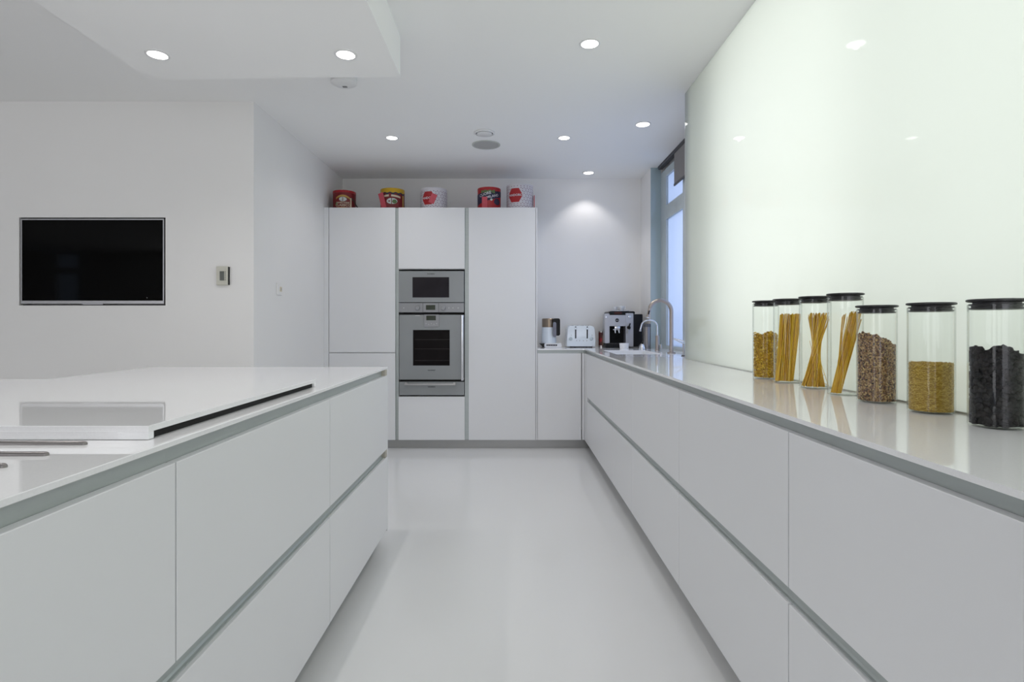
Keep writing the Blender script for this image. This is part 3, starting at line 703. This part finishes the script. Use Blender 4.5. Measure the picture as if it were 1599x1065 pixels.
strands('spaghetti', *J[2][:2], lst, 0.001, sp, 'hourglass-shaped bundle of spaghetti with a few broken strands', 'pasta')
lst = []
for i in range(130):
    u, v = disc(0, 0, 1, 1)
    b = clampr(-0.029+0.015*u, 0.014*v); t_ = clampr(0.034+0.018*u, 0.018*v)
    lst.append(((b[0], b[1], random.uniform(0, 0.004)), (t_[0], t_[1], 0.246+random.uniform(-0.014, 0.012)), 0.00115))
for k in range(9):
    b = clampr(-0.036+0.012*random.random(), random.uniform(-0.012, 0.012)); t_ = clampr(-0.012+0.035*(k/8)**1.3, random.uniform(-0.03, 0.02))
    lst.append(((b[0], b[1], 0.01), (t_[0], t_[1], 0.243+random.uniform(-0.01, 0.012)), 0.0011))
strands('spaghetti', *J[3][:2], lst, 0.001, sp, 'spaghetti bundle leaning against the right side of its jar', 'pasta')

# ------------------------------------------------------------------ panettone tins on the tall cabinets
def wrap(bm, R, cx, cy, cz, th0=0.0):
    for v in bm.verts:
        u, vv, d = v.co; a = u/R+th0
        v.co = (cx+(R+d)*math.sin(a), cy-(R+d)*math.cos(a), cz+vv)
    return bm
def strip(fn_top, fn_bot, u0, u1, n=24, d=0.0008):
    bm = bmesh.new(); prev = None
    for i in range(n+1):
        u = u0+(u1-u0)*i/n; a = bm.verts.new((u, fn_bot(u), d)); b = bm.verts.new((u, fn_top(u), d))
        if prev: bm.faces.new((prev[0], a, b, prev[1]))
        prev = (a, b)
    return bm
def oval(cu, cv, ru, rv, d=0.0012, n=28):
    bm = bmesh.new(); c = [bm.verts.new((cu+ru*math.cos(2*PI*k/n), cv+rv*math.sin(2*PI*k/n), d)) for k in range(n)]
    m = bm.verts.new((cu, cv, d))
    for k in range(n): bm.faces.new((m, c[k], c[(k+1) % n]))
    return bm
def wtext(s, size, cu, cv, R, cx, cy, cz, th0, d=0.0016, rot=0.0, bold=0.0006):
    bm = text_bm(s, size, bold)
    bmesh.ops.rotate(bm, verts=bm.verts[:], cent=(0, 0, 0), matrix=Matrix.Rotation(rot, 3, 'Z'))
    bmesh.ops.translate(bm, verts=bm.verts[:], vec=(cu, cv, d))
    return wrap(bm, R, cx, cy, cz, th0)
red = pmat('red_tin', (0.42, 0.012, 0.018), 0.35, noise=0.1, nscale=20); dred = pmat('dark_red_tin', (0.20, 0.008, 0.012), 0.4, noise=0.2, nscale=60)
gold = pmat('gold_print', (0.50, 0.31, 0.08), 0.35, metal=0.4, noise=0.1, nscale=30); yel = pmat('gold_lid', (0.62, 0.38, 0.02), 0.3, metal=0.3, noise=0.05)
cream = pmat('cream_print', (0.66, 0.55, 0.40), 0.5, noise=0.1); whi = pmat('white_tin', (0.66, 0.64, 0.68), 0.35, noise=0.03)
navy = pmat('navy_print', (0.025, 0.022, 0.06), 0.4, noise=0.2, nscale=40); pink = pmat('pink_tag', (0.62, 0.09, 0.12), 0.6, noise=0.1, nscale=30)
purp = pmat('purple_print', (0.20, 0.07, 0.14), 0.5, noise=0.1); grn = pmat('green_print', (0.12, 0.20, 0.07), 0.5, noise=0.3, nscale=80)
brown = pmat('dark_brown_strap', (0.035, 0.015, 0.010), 0.6, noise=0.2)
pale = pmat('silver_print', (0.60, 0.66, 0.63), 0.4, noise=0.25, nscale=90)
def tin(px0, px1, pytop, label, d=5.26):
    R = (px1-px0)/2*d/F_PX; cx = fx((px0+px1)/2, d); zt = fz(pytop, d-R*0.9); H = zt-TOP
    t = thing('cake_tin', label, 'tin', (cx, d, TOP), 'decorated cake tins on the tall cabinets')
    return t, R, cx, d, H
def tin_body(t, R, cx, cy, H, body, lid, lidh=0.02, handle=None):
    z = TOP+0.0004
    obj('tin_body', L([(0, 0), (R-0.002, 0), (R-0.001, 0.002), (R-0.001, H-lidh), (0, H-lidh)], cx, cy, z, seg=56), body, t, smooth=40)
    obj('lid', L([(0, H-0.004), (R-0.006, H-0.004), (R-0.004, H), (R-0.0005, H), (R, H-0.002), (R, H-lidh+0.001), (R-0.003, H-lidh+0.0005), (0, H-lidh+0.0005)], cx, cy, z, seg=56), lid, t, smooth=40)
    return z
def wrapped(name, bm, R, cx, cy, cz, mat, t, th0=0.0): return obj(name, wrap(bm, R, cx, cy, cz, th0), mat, t)

# tin 1 : red and gold, dark strap
t, R, cx, cy, H = tin(520.3, 555.4, 296.8, 'small red tin with gold arch and dark strap, by the left wall')
z = tin_body(t, R, cx, cy, H, dred, red, 0.022)
th = 0.15
wrapped('gold_arch', strip(lambda u: H-0.045-5.5*u*u, lambda u: H-0.062-5.5*u*u, -0.068, 0.068), R, cx, cy, z, gold, t, th)
wrapped('medallion', oval(0, H-0.085, 0.035, 0.020), R, cx, cy, z, pale, t, th)
wrapped('medallion_bar', strip(lambda u: H-0.068, lambda u: H-0.102, -0.003, 0.003, 2, 0.0016), R, cx, cy, z, dred, t, th)
obj('lettering', wtext('PANETTONE', 0.021, 0, H-0.118, R, cx, cy, z, th), cream, t)
obj('lettering', wtext('CLASSICO', 0.031, 0, H-0.142, R, cx, cy, z, th), cream, t)
wrapped('gold_band', strip(lambda u: H-0.160, lambda u: H-0.165, -0.06, 0.06), R, cx, cy, z, gold, t, th)
wrapped('gold_side_panel', strip(lambda u: H-0.070, lambda u: 0.01, 0.068, 0.083, 4), R, cx, cy, z, cream, t, th)
wrapped('green_leaf', oval(-0.062, H-0.128, 0.012, 0.012), R, cx, cy, z, grn, t, th)
obj('strap', T([(cx+R*0.8, cy-0.06, TOP+H*0.62), (cx+R+0.004, cy-0.06, TOP+H*0.45), (cx+R+0.02, cy-0.065, TOP+H*0.25), (cx+R+0.045, cy-0.07, TOP+0.008)], 0.0055, seg=8), brown, t)
# tin 2 : gold lid
t, R, cx, cy, H = tin(594.4, 631.6, 293.6, 'dark red tin with a gold lid and a pink tag')
z = tin_body(t, R, cx, cy, H, dred, yel, 0.034)
wrapped('dark_crown_print', strip(lambda u: H-0.036, lambda u: H-0.055+0.008*math.cos(u*120), -0.16, 0.16, 60), R, cx, cy, z, navy, t)
wrapped('gold_crown_print', strip(lambda u: H-0.034, lambda u: H-0.041+0.004*math.cos(u*120), -0.16, 0.16, 60, 0.0012), R, cx, cy, z, yel, t)
wrapped('cream_banner', strip(lambda u: H-0.062-1.2*u*u, lambda u: H-0.080-1.2*u*u, -0.10, 0.10), R, cx, cy, z, cream, t)
wrapped('banner_knot', strip(lambda u: H-0.055, lambda u: H-0.085, -0.010, 0.010, 4, 0.0014), R, cx, cy, z, dred, t)
wrapped('picture', oval(0.018, H-0.122, 0.050, 0.028), R, cx, cy, z, pale, t)
wrapped('picture_detail', oval(0.042, H-0.126, 0.022, 0.018, 0.0018), R, cx, cy, z, grn, t)
wrapped('picture_bar', strip(lambda u: H-0.095, lambda u: H-0.150, 0.012, 0.018, 2, 0.002), R, cx, cy, z, dred, t)
wrapped('gold_side_panel', strip(lambda u: H-0.06, lambda u: 0.01, 0.125, 0.15, 6), R, cx, cy, z, gold, t)
bm = B(-0.028, 0.028, -0.0015, 0.0015, -0.07, 0.07)
bmesh.ops.rotate(bm, verts=bm.verts[:], cent=(0, 0, 0), matrix=Matrix.Rotation(-0.25, 3, 'Y') @ Matrix.Rotation(-0.45, 3, 'Z'))
bmesh.ops.translate(bm, verts=bm.verts[:], vec=(cx-R*0.66, cy-R*0.86, TOP+0.082)); obj('gift_tag', bm, pink, t)
# white tins with red hexagon
def burst_pattern(R, H, th_skip, t, cx, cy, z):
    bm = bmesh.new(); du = 0.046; dv = 0.054; n = int(2*PI*R/du); du = 2*PI*R/n
    for i in range(n):
        for k in range(int(H/dv)+1):
            u0 = i*du-PI*R; v0 = 0.012+k*dv+(dv/2 if i % 2 else 0)
            for q in range(6):
                a = q*PI/3+PI/6; ca, sa = math.cos(a), math.sin(a)
                pc = (u0+0.0155*ca, v0+0.0155*sa)
                tri = [(pc[0]-0.005*ca, pc[1]-0.005*sa), (pc[0]+0.005*ca-0.0046*sa, pc[1]+0.005*sa+0.0046*ca), (pc[0]+0.005*ca+0.0046*sa, pc[1]+0.005*sa-0.0046*ca)]
                if all(0.004 < p[1] < H-0.014 for p in tri):
                    bm.faces.new([bm.verts.new((p[0], p[1], 0.0006)) for p in tri])
    o = obj('printed_pattern', wrap(bm, R, cx, cy, z), purp, t)
def hexfn(s, top=True):
    def f(u):
        h = min(s*0.866, (s-abs(u))*1.732); return h if top else -h
    return f
def white_tin(px0, px1, pyt, label, th, hs, hv, d=5.26):
    t, R, cx, cy, H = tin(px0, px1, pyt, label, d)
    z = tin_body(t, R, cx, cy, H, whi, whi, 0.012)
    burst_pattern(R, H, th, t, cx, cy, z)
    a, b = hexfn(hs+0.007), hexfn(hs+0.007, False)
    v0 = hv*H
    wrapped('hexagon_border', strip(lambda u: v0+a(u), lambda u: v0+b(u), -hs-0.007, hs+0.007, 36, 0.0010), R, cx, cy, z, cream if False else whi, t, th)
    a2, b2 = hexfn(hs), hexfn(hs, False)
    wrapped('hexagon_label', strip(lambda u: v0+a2(u), lambda u: v0+b2(u), -hs, hs, 36, 0.0014), R, cx, cy, z, red, t, th)
    obj('lettering', wtext('PANDORO', 0.029, 0, v0, R, cx, cy, z, th, 0.0024), whi, t)
    return t, R, cx, cy, H, z
t, R, cx, cy, H, z = white_tin(657.2, 698, 292.6, 'white patterned tin with red hexagon and pink tag across its front', -0.32, 0.070, 0.50)
bm = B(-0.026, 0.026, -0.001, 0.001, -0.045, 0.045)
bmesh.ops.rotate(bm, verts=bm.verts[:], cent=(0, 0, 0), matrix=Matrix.Rotation(0.4, 3, 'Y'))
bmesh.ops.translate(bm, verts=bm.verts[:], vec=(cx+0.008, cy-R-0.006, TOP+0.092)); obj('gift_tag', bm, pink, t)
bm = bmesh.new()
tube(bm, [(cx+R*1.01*math.cos(a), cy-R*1.02*abs(math.sin(a))*0.3-R*0.05, TOP+H-0.03-0.055*math.sin(a)*0+(-0.05*abs(math.sin(a)))) for a in [PI*k/14*0.0+(-0.3+0.6*k/14) for k in range(15)]], 0.0012, seg=6)
tube(bm, [(cx-R*1.01*math.cos(a), cy-R*0.05, TOP+H-0.035-0.05*math.sin(a+0.3)) for a in [(-0.3+1.1*k/14) for k in range(15)]], 0.0012, seg=6)
obj('wire_handle', bm, M['steel'], t)
t, R, cx, cy, H, z = white_tin(790.8, 832.6, 286.8, 'largest white patterned tin with red hexagon, rightmost on the cabinets', -0.38, 0.074, 0.54)
bm = B(-0.003, 0.003, -0.03, 0.03, -0.055, 0.055)
bmesh.ops.translate(bm, verts=bm.verts[:], vec=(cx+R+0.008, cy-0.02, TOP+0.085)); obj('gift_tag', bm, pink, t)
# tin 4 : red with navy band
t, R, cx, cy, H = tin(745.6, 782.0, 292.0, 'red tin with slanted white lettering on a dark band')
z = tin_body(t, R, cx, cy, H, red, red, 0.022)
wrapped('dark_band', strip(lambda u: H-0.045+0.10*u, lambda u: H-0.125+0.30*u, -0.165, 0.165, 40), R, cx, cy, z, navy, t)
wrapped('green_print', strip(lambda u: H-0.030+0.004*math.sin(u*150), lambda u: H-0.055+0.006*math.sin(u*90), -0.075, 0.06, 40, 0.0012), R, cx, cy, z, grn, t)
obj('lettering', wtext('CUORE', 0.036, -0.036, H-0.068, R, cx, cy, z, 0, 0.002, 0.25), whi, t)
obj('lettering', wtext('DI MILANO', 0.032, 0.02, H-0.090, R, cx, cy, z, 0, 0.002, 0.25), whi, t)
wrapped('flower_print', oval(0.025, H-0.118, 0.011, 0.011, 0.0014), R, cx, cy, z, pale, t)
wrapped('dark_fruit_print', oval(0.085, H-0.135, 0.035, 0.030, 0.0014), R, cx, cy, z, navy, t)
obj('gift_tag', B(cx-0.062, cx-0.012, cy-R-0.004, cy-R-0.0025, TOP+0.01, TOP+0.112), pink, t)

# ------------------------------------------------------------------ appliances on the back worktop
# kettle
yk = 5.50; kx = fx(857.2, yk)
sc = yk/F_PX
t = thing('kettle', 'white kettle with bronze top band and black handle', 'kettle', (kx, yk, ZT))
z = ZT+0.0003
bs = obj('power_base', prism(bmesh.new(), rrect(fx(850, yk-0.09), fx(877, yk-0.09), z, z+0.040, 0.016, rb=0.012), 'Y', yk-0.09, yk+0.08), M['whitep'], t, smooth=40)
obj('black_foot', prism(bmesh.new(), [(fx(842, yk), z+0.034), (fx(852, yk), z+0.034), (fx(852, yk), z), (fx(847.5, yk), z)], 'Y', yk-0.07, yk+0.08), M['black'], bs)
obj('control_strip', B(fx(853.3, yk-0.09), fx(870, yk-0.09), yk-0.0915, yk-0.0902, z+0.014, z+0.027), M['black'], bs)
for k in range(4):
    obj('button', B(fx(855+k*3.8, yk-0.09), fx(856.6+k*3.8, yk-0.09), yk-0.0925, yk-0.0917, z+0.018, z+0.023), M['silver'], bs)
bz = z+0.040; R1 = 0.068; kz = fz(497.3, yk); bxk = fx(857, yk)
b0 = fz(511, yk)
obj('jug', L([(0, bz), (R1+0.006, bz), (R1+0.006, bz+0.01), (R1-0.001, b0), (0, b0)], bxk, yk, 0, seg=48), M['blueenamel'], t, smooth=40)
obj('bronze_band', L([(0, b0+0.0005), (R1, b0+0.0005), (R1, kz-0.006), (R1-0.006, kz), (0, kz)], bxk, yk, 0, seg=48), M['brass'], t, smooth=40)
hx0, hx1 = fx(863.6, yk-0.08), fx(874.6, yk-0.08)
hz1, hz0 = fz(497.2, yk-0.08), fz(524.2, yk-0.08)
bm = prism(bmesh.new(), rrect(hx0, hx1, hz0, hz1, 0.018), 'Y', yk-0.080, yk-0.045)
obj('handle', bm, M['black'], t, smooth=40)
obj('water_gauge', prism(bmesh.new(), rrect(hx0-0.001, hx0+0.032, fz(526.5, yk-0.08), fz(503, yk-0.08), 0.015), 'Y', yk-0.083, yk-0.0805), pmat('smoked_gauge', (0.16, 0.17, 0.22), 0.2, noise=0.2, nscale=20), t, smooth=40)
# toaster
yt = 5.40; t = thing('toaster', 'pale white four-slice toaster with two lever slots', 'toaster', (fx(907.5, yt), yt+0.1, ZT))
x0, x1 = fx(885.2, yt), fx(930, yt); zt = fz(508.6, yt)
bm = bmesh.new()
prof = [(x0, z+0.006), (x0+0.028, z+0.006), (x0+0.034, z+0.016), (x1-0.034, z+0.016), (x1-0.028, z+0.006), (x1, z+0.006), (x1-0.001, z+0.06), (x1-0.006, z+0.13)]
xcr = 0.038
for k in range(8): a = k/7*PI/2*0.92; prof.append((x1-0.008-xcr+xcr*math.cos(a), zt-xcr+xcr*math.sin(a)))
prof.append(((x0+x1)/2, zt+0.001))
for k in range(8): a = PI/2*1.08+k/7*PI/2*0.92; prof.append((x0+0.008+xcr+xcr*math.cos(a), zt-xcr+xcr*math.sin(a)))
prof += [(x0+0.006, z+0.13), (x0+0.001, z+0.06)]
prism(bm, prof, 'Y', yt, yt+0.21)
fs = [e for e in bm.edges if abs(e.verts[0].co.y-e.verts[1].co.y) < 1e-6 and e.verts[0].co.y < yt+0.001]
bmesh.ops.bevel(bm, geom=fs, offset=0.007, segments=3, affect='EDGES', profile=0.5, clamp_overlap=True)
obj('casing', bm, M['blueenamel'], t, smooth=50)
obj('base', B(x0+0.03, x1-0.03, yt+0.008, yt+0.20, z, z+0.0155), M['black'], t)
for px in (898.9, 917.0):
    xx = fx(px, yt)
    sl = obj('lever_slot', prism(bmesh.new(), rrect(xx-0.006, xx+0.006, fz(528.6, yt), fz(509.8, yt), 0.005), 'Y', yt-0.0012, yt+0.0005), M['black'], t)
    obj('lever', L([(0.0105, 0), (0.0105, 0.010), (0.008, 0.016), (0, 0.017)], xx, yt-0.0014, fz(513, yt), seg=20, axis='Y'), M['blueenamel'], sl, smooth=40)
for px in (891, 923.4):
    obj('browning_dial', L([(0.017, 0), (0.017, 0.006), (0.013, 0.012), (0, 0.012)], fx(px, yt), yt-0.0003, fz(529, yt), seg=28, axis='Y'), pmat('pale_grey_plastic', (0.52, 0.60, 0.62), 0.4, noise=0.03), t, smooth=40)
    obj('tick', B(fx(px+1, yt)-0.002, fx(px+1, yt)+0.002, yt-0.001, yt-0.0003, fz(524.5, yt), fz(522.5, yt)), M['grille'], t)
for px in (900.5, 905, 911, 916.3):
    obj('button', L([(0.0045, 0), (0.0045, 0.003), (0, 0.003)], fx(px, yt), yt-0.0003, fz(532, yt), seg=14, axis='Y'), M['grille'], t)
obj('bread_slots', boxes([(x0+0.05+k*0.05, x0+0.07+k*0.05, yt+0.04, yt+0.17, zt+0.0, zt+0.0018) for k in range(4)]), M['black'], t)
# spice tin
ysp = 5.50
t = thing('spice_tin', 'small dark red tin with a metal rim between toaster and coffee machine', 'tin', (fx(939, ysp), ysp, ZT))
R = 4.4*ysp/F_PX; H = fz(517.2, ysp)-ZT
obj('tin_body', L([(0, 0), (R, 0), (R, H-0.012), (0, H-0.012)], fx(939, ysp), ysp, z, seg=32), pmat('dark_red_brown_label', (0.16, 0.02, 0.015), 0.4, noise=0.4, nscale=40, col2=(0.03, 0.012, 0.01)), t, smooth=40)
obj('rim', L([(0, H-0.0118), (R+0.001, H-0.0118), (R+0.001, H), (0, H)], fx(939, ysp), ysp, z, seg=32), M['steel'], t, smooth=40)
wrapped('paper_label', strip(lambda u: 0.115, lambda u: 0.02, 0.006, 0.018, 6), R, fx(939, ysp), ysp, z, cream, t)
wrapped('red_print', oval(-0.008, 0.07, 0.012, 0.020, 0.0014), R, fx(939, ysp), ysp, z, red, t)
wrapped('bottom_band', strip(lambda u: 0.014, lambda u: 0.002, -0.04, 0.04, 12), R, fx(939, ysp), ysp, z, M['steel'], t)

# coffee machine
ym = 5.30
def mx(p): return fx(p, ym)
def mz(p): return fz(p, ym)
t = thing('coffee_machine', 'silver and black automatic coffee machine in the corner', 'coffee machine', (mx(967), ym+0.15, ZT))
yb_ = ym+0.33
obj('housing', boxes([(mx(952), mx(989), ym+0.12, yb_, z+0.012, mz(491)), (mx(951.8), mx(977.2), ym+0.02, ym+0.12, mz(509.5), mz(491))], 0.004), M['black'], t)
bm = prism(bmesh.new(), [(mx(989.3), mz(490.5)), (mx(1003.5), mz(490.5)), (mx(1004), mz(493)), (mx(1003.5), mz(533)), (mx(997), mz(541.4)), (mx(989.3), mz(541.4))], 'Y', ym+0.012, yb_-0.02)
obj('water_tank', bm, M['black'], t)
obj('left_column', prism(bmesh.new(), rrect(mx(944.4), mx(951.8), mz(536), mz(489.6), 0.008), 'Y', ym, ym+0.115), M['silver'], t, smooth=40)
rc_ = obj('right_column', prism(bmesh.new(), rrect(mx(977.2), mx(989), mz(541.2), mz(489), 0.006), 'Y', ym, ym+0.115), M['silver'], t, smooth=40)
fp = obj('front_panel', prism(bmesh.new(), rrect(mx(951.9), mx(977.1), mz(509.2), mz(492), 0.003), 'Y', ym+0.004, ym+0.0195), M['silver'], t)
bd = obj('badge', L([(0.0175, 0), (0.0175, 0.002), (0, 0.002)], mx(963.8), ym+0.0038, mz(500.1), seg=28, axis='Y'), M['black'], fp)
text_flat('jura', 0.016, mx(963.8), ym+0.0015, mz(500.1), whi, bd)
obj('recess_back', B(mx(952), mx(977), ym+0.112, ym+0.119, mz(536), mz(509.6)), M['gap'], t)
bm = bmesh.new()
box(bm, mx(960.2), mx(968.8), ym+0.012, ym+0.06, mz(513.5), mz(509.4), bev=0.002)
for p in (961.4, 967.4): tube(bm, [(mx(p), ym+0.03, mz(513)), (mx(p), ym+0.028, mz(517)), (mx(p)+0.002, ym+0.026, mz(520.2))], [0.010, 0.008, 0.006])
box(bm, mx(957.6), mx(968), ym+0.008, ym+0.02, mz(515.4), mz(514.2))
obj('coffee_spout', bm, M['chrome'], t, smooth=40)
tr = obj('drip_tray', B(mx(944.8), mx(978), ym-0.03, ym+0.12, z, mz(536.3), bev=0.006), M['black'], t)
obj('drip_grid', boxes([(mx(953)+k*0.016, mx(953)+k*0.016+0.006, ym-0.015, ym+0.10, mz(536.3)+0.0003, mz(536.3)+0.002) for k in range(9)]), M['steel'], tr)
obj('steam_knob', L([(0.018, 0), (0.018, 0.010), (0.012, 0.022), (0, 0.022)], mx(981.8), ym-0.0003, mz(511.6), seg=24, axis='Y'), M['black'], rc_, smooth=40)
obj('knob_lever', T([(mx(981.8), ym-0.012, mz(511)), (mx(983.6), ym-0.016, mz(504.8))], 0.006, seg=10), M['black'], rc_)
obj('steam_wand', T([(mx(980.6), ym-0.012, mz(513.5)), (mx(979.6), ym-0.018, mz(517)), (mx(979.2), ym-0.02, mz(521))], 0.005, seg=10), M['steel'], rc_, smooth=50)
obj('selector_dial', L([(0.012, 0), (0.012, 0.008), (0, 0.010)], mx(983), ym-0.0003, mz(494.5), seg=24, axis='Y'), M['chrome'], rc_, smooth=40)
obj('power_button', L([(0.009, 0), (0.009, 0.006), (0, 0.008)], mx(946.8), ym-0.0003, mz(495.2), seg=24, axis='Y'), M['chrome'], t, smooth=40)
hp = obj('bean_hopper', prism(bmesh.new(), rrect(mx(952), mx(992.5), mz(491)+0.001, mz(486), 0.014), 'Y', ym+0.03, yb_-0.03), M['black'], t, smooth=40)
obj('hopper_window', B(mx(960), mx(972), ym+0.027, ym+0.0297, mz(490.6), mz(487)), pmat('smoked_red_plastic', (0.07, 0.018, 0.012), 0.15, noise=0.2, nscale=40), hp)
obj('cup_tray', B(mx(957), mx(984), ym+0.05, yb_-0.08, mz(486)+0.0003, mz(486)+0.007, bev=0.002), M['steel'], t)
zc = mz(486)+0.0075
def cup(name, cx, cy, cz, r, h, label, cat, group, mat, handle=True):
    t = thing(name, label, cat, (cx, cy, cz), group)
    obj('cup_body', L([(0, 0), (r*0.62, 0), (r*0.66, 0.003), (r*0.95, h*0.6), (r, h), (r-0.003, h), (r*0.9, h*0.6), (r*0.6, 0.006), (0, 0.006)], cx, cy, cz, seg=36), mat, t, smooth=50)
    if handle:
        obj('handle', T([(cx+r*0.92+0.013*math.sin(a), cy-0.004, cz+h*0.55+h*0.28*math.cos(a)) for a in [PI*k/10 for k in range(11)]], 0.003, seg=8), mat, t, smooth=60)
    return t
cup('coffee_cup', mx(965), ym+0.14, zc, 0.022, 0.040, 'smaller left white cup on top of the coffee machine', 'cup', 'cups on the coffee machine', M['china'])
cup('coffee_cup', mx(974), ym+0.12, zc, 0.031, 0.046, 'larger right white cup on top of the coffee machine', 'cup', 'cups on the coffee machine', M['china'])
# ramekin
yr = 5.20; rx = fx(974, yr); rr = 7.5*yr/F_PX; hr = fz(535.8, yr)-z
tag(obj('ramekin', L([(0, 0), (rr*0.88, 0), (rr*0.9, 0.002), (rr, hr-0.003), (rr-0.001, hr), (rr-0.005, hr), (rr*0.82, 0.006), (0, 0.006)], rx, yr-0.02, z, seg=44), M['china'], smooth=45), 'small white ramekin in front of the coffee machine', 'bowl')
# steel canister and chrome bell
yc_ = 5.10; cxx = fx(1010.2, yc_); rr = 5.7*yc_/F_PX; hc = fz(505.5, yc_)-z
t = thing('steel_canister', 'tall grey steel canister between coffee machine and taps', 'canister', (cxx, yc_, z))
obj('canister_body', L([(0, 0), (rr, 0), (rr, hc-0.03), (0, hc-0.03)], cxx, yc_, z, seg=40), M['barsteel'], t, smooth=40)
obj('lid', L([(0, hc-0.0298), (rr+0.0008, hc-0.0298), (rr+0.0008, hc-0.003), (rr-0.003, hc), (0, hc)], cxx, yc_, z, seg=40), M['darkrail'], t, smooth=40)
cxx = fx(1002.8, 5.02); 
t = thing('chrome_bell', 'small shiny chrome cone-shaped pot beside the steel canister', 'pot', (cxx, 5.02, z))
obj('cone', L([(0, 0), (0.028, 0), (0.028, 0.006), (0.020, 0.032), (0.010, 0.046), (0, 0.047)], cxx, 5.02, z, seg=32), M['chrome'], t, smooth=40)
obj('knob', L([(0, 0.0472), (0.006, 0.0472), (0.008, 0.054), (0.005, 0.061), (0, 0.062)], cxx, 5.02, z, seg=20), M['black'], t, smooth=40)

# ------------------------------------------------------------------ taps
X, Y = 1.238, 4.285; rT = 0.0152
t = thing('kitchen_tap', 'tall brushed gooseneck mixer tap behind the sink', 'tap', (X, Y, ZT))
obj('base_ring', L([(0, 0), (0.031, 0), (0.031, 0.006), (0.026, 0.009), (0, 0.009)], X, Y, z, seg=32), M['warmsteel'], t, smooth=40)
RA = 0.085; zc0 = fz(466, Y)-rT-RA
pts = [(X, Y, z+0.009), (X, Y, z+0.15), (X, Y, zc0)]
for k in range(1, 15):
    a = PI*0.90*k/14; pts.append((X-RA+RA*math.cos(a), Y, zc0+RA*math.sin(a)))
obj('spout', T(pts, rT, seg=20), M['warmsteel'], t, smooth=50)
e = Vector(pts[-1]); dv = (Vector(pts[-1])-Vector(pts[-2])).normalized()
dv = Vector((-0.22, 0, -0.97)).normalized()
hd = obj('spray_head', T([e+dv*0.002, e+dv*0.012, e+dv*0.055, e+dv*0.072], [0.0135, 0.0115, 0.0125, 0.0165], seg=18), M['warmsteel'], t, smooth=40)
obj('spray_button', T([e+dv*0.02+Vector((-0.002, -0.012, 0)), e+dv*0.05+Vector((-0.002, -0.012, 0))], 0.005, seg=10), M['black'], hd)
obj('spray_nozzle', T([e+dv*0.0722, e+dv*0.080], [0.017, 0.014], seg=18), M['chrome'], hd)
obj('lever', T([(X+rT*0.8, Y, fz(528.6, Y)), (X+0.06, Y-0.03, fz(531, Y)), (X+0.085, Y-0.045, fz(533, Y))], [0.006, 0.0045, 0.004], seg=10), M['chrome'], t, smooth=50)
X2, Y2 = 1.252, 4.75; s2 = Y2/F_PX
t = thing('filter_tap', 'small thin filter-water tap beside the tall mixer tap', 'tap', (X2, Y2, ZT))
obj('tap_body', L([(0, 0), (0.022, 0), (0.022, 0.005), (0.0155, 0.007), (0.0165, 0.06), (0.0155, 0.065), (0.0155, 0.12), (0.013, 0.128), (0, 0.128)], X2, Y2, z, seg=28), M['warmsteel'], t, smooth=40)
pts = [(X2, Y2, z+0.128), (X2, Y2, fz(509, Y2))]
xl = fx(1000.3, Y2); rr = (X2-xl)/2*0.96; zz = fz(509.5, Y2)
for k in range(1, 15):
    a = PI*k/14*0.93; pts.append((X2-rr+rr*math.cos(a), Y2, zz+rr*0.78*math.sin(a)))
pts.append((xl-0.002, Y2, fz(514.5, Y2)))
obj('spout', T(pts, 0.0062, seg=14), M['chrome'], t, smooth=50)
obj('spout_tip', T([pts[-1], (xl-0.003, Y2, fz(517.5, Y2))], [0.0085, 0.0095], seg=14), M['steel'], t)
obj('tap_lever', T([(X2+0.014, Y2-0.004, z+0.045), (X2+0.026, Y2-0.01, z+0.05), (X2+0.028, Y2-0.012, z+0.015)], [0.006, 0.008, 0.009], seg=12), M['steel'], t, smooth=50)
X3, Y3 = 1.212, 3.90
t = thing('soap_dispenser', 'slim chrome soap dispenser by the end of the glass wall', 'soap dispenser', (X3, Y3, ZT))
obj('base_ring', L([(0, 0), (0.015, 0), (0.015, 0.006), (0, 0.006)], X3, Y3, z, seg=24), M['darkrail'], t, smooth=40)
obj('post', T([(X3, Y3, z+0.006), (X3, Y3, z+0.04), (X3, Y3, fz(537.5, Y3))], 0.0072, seg=16), M['steel'], t, smooth=50)
obj('spout', T([(X3+0.004, Y3, fz(537, Y3)), (fx(1052, Y3), Y3, fz(529.5, Y3))], [0.0055, 0.0042], seg=12), M['chrome'], t, smooth=50)
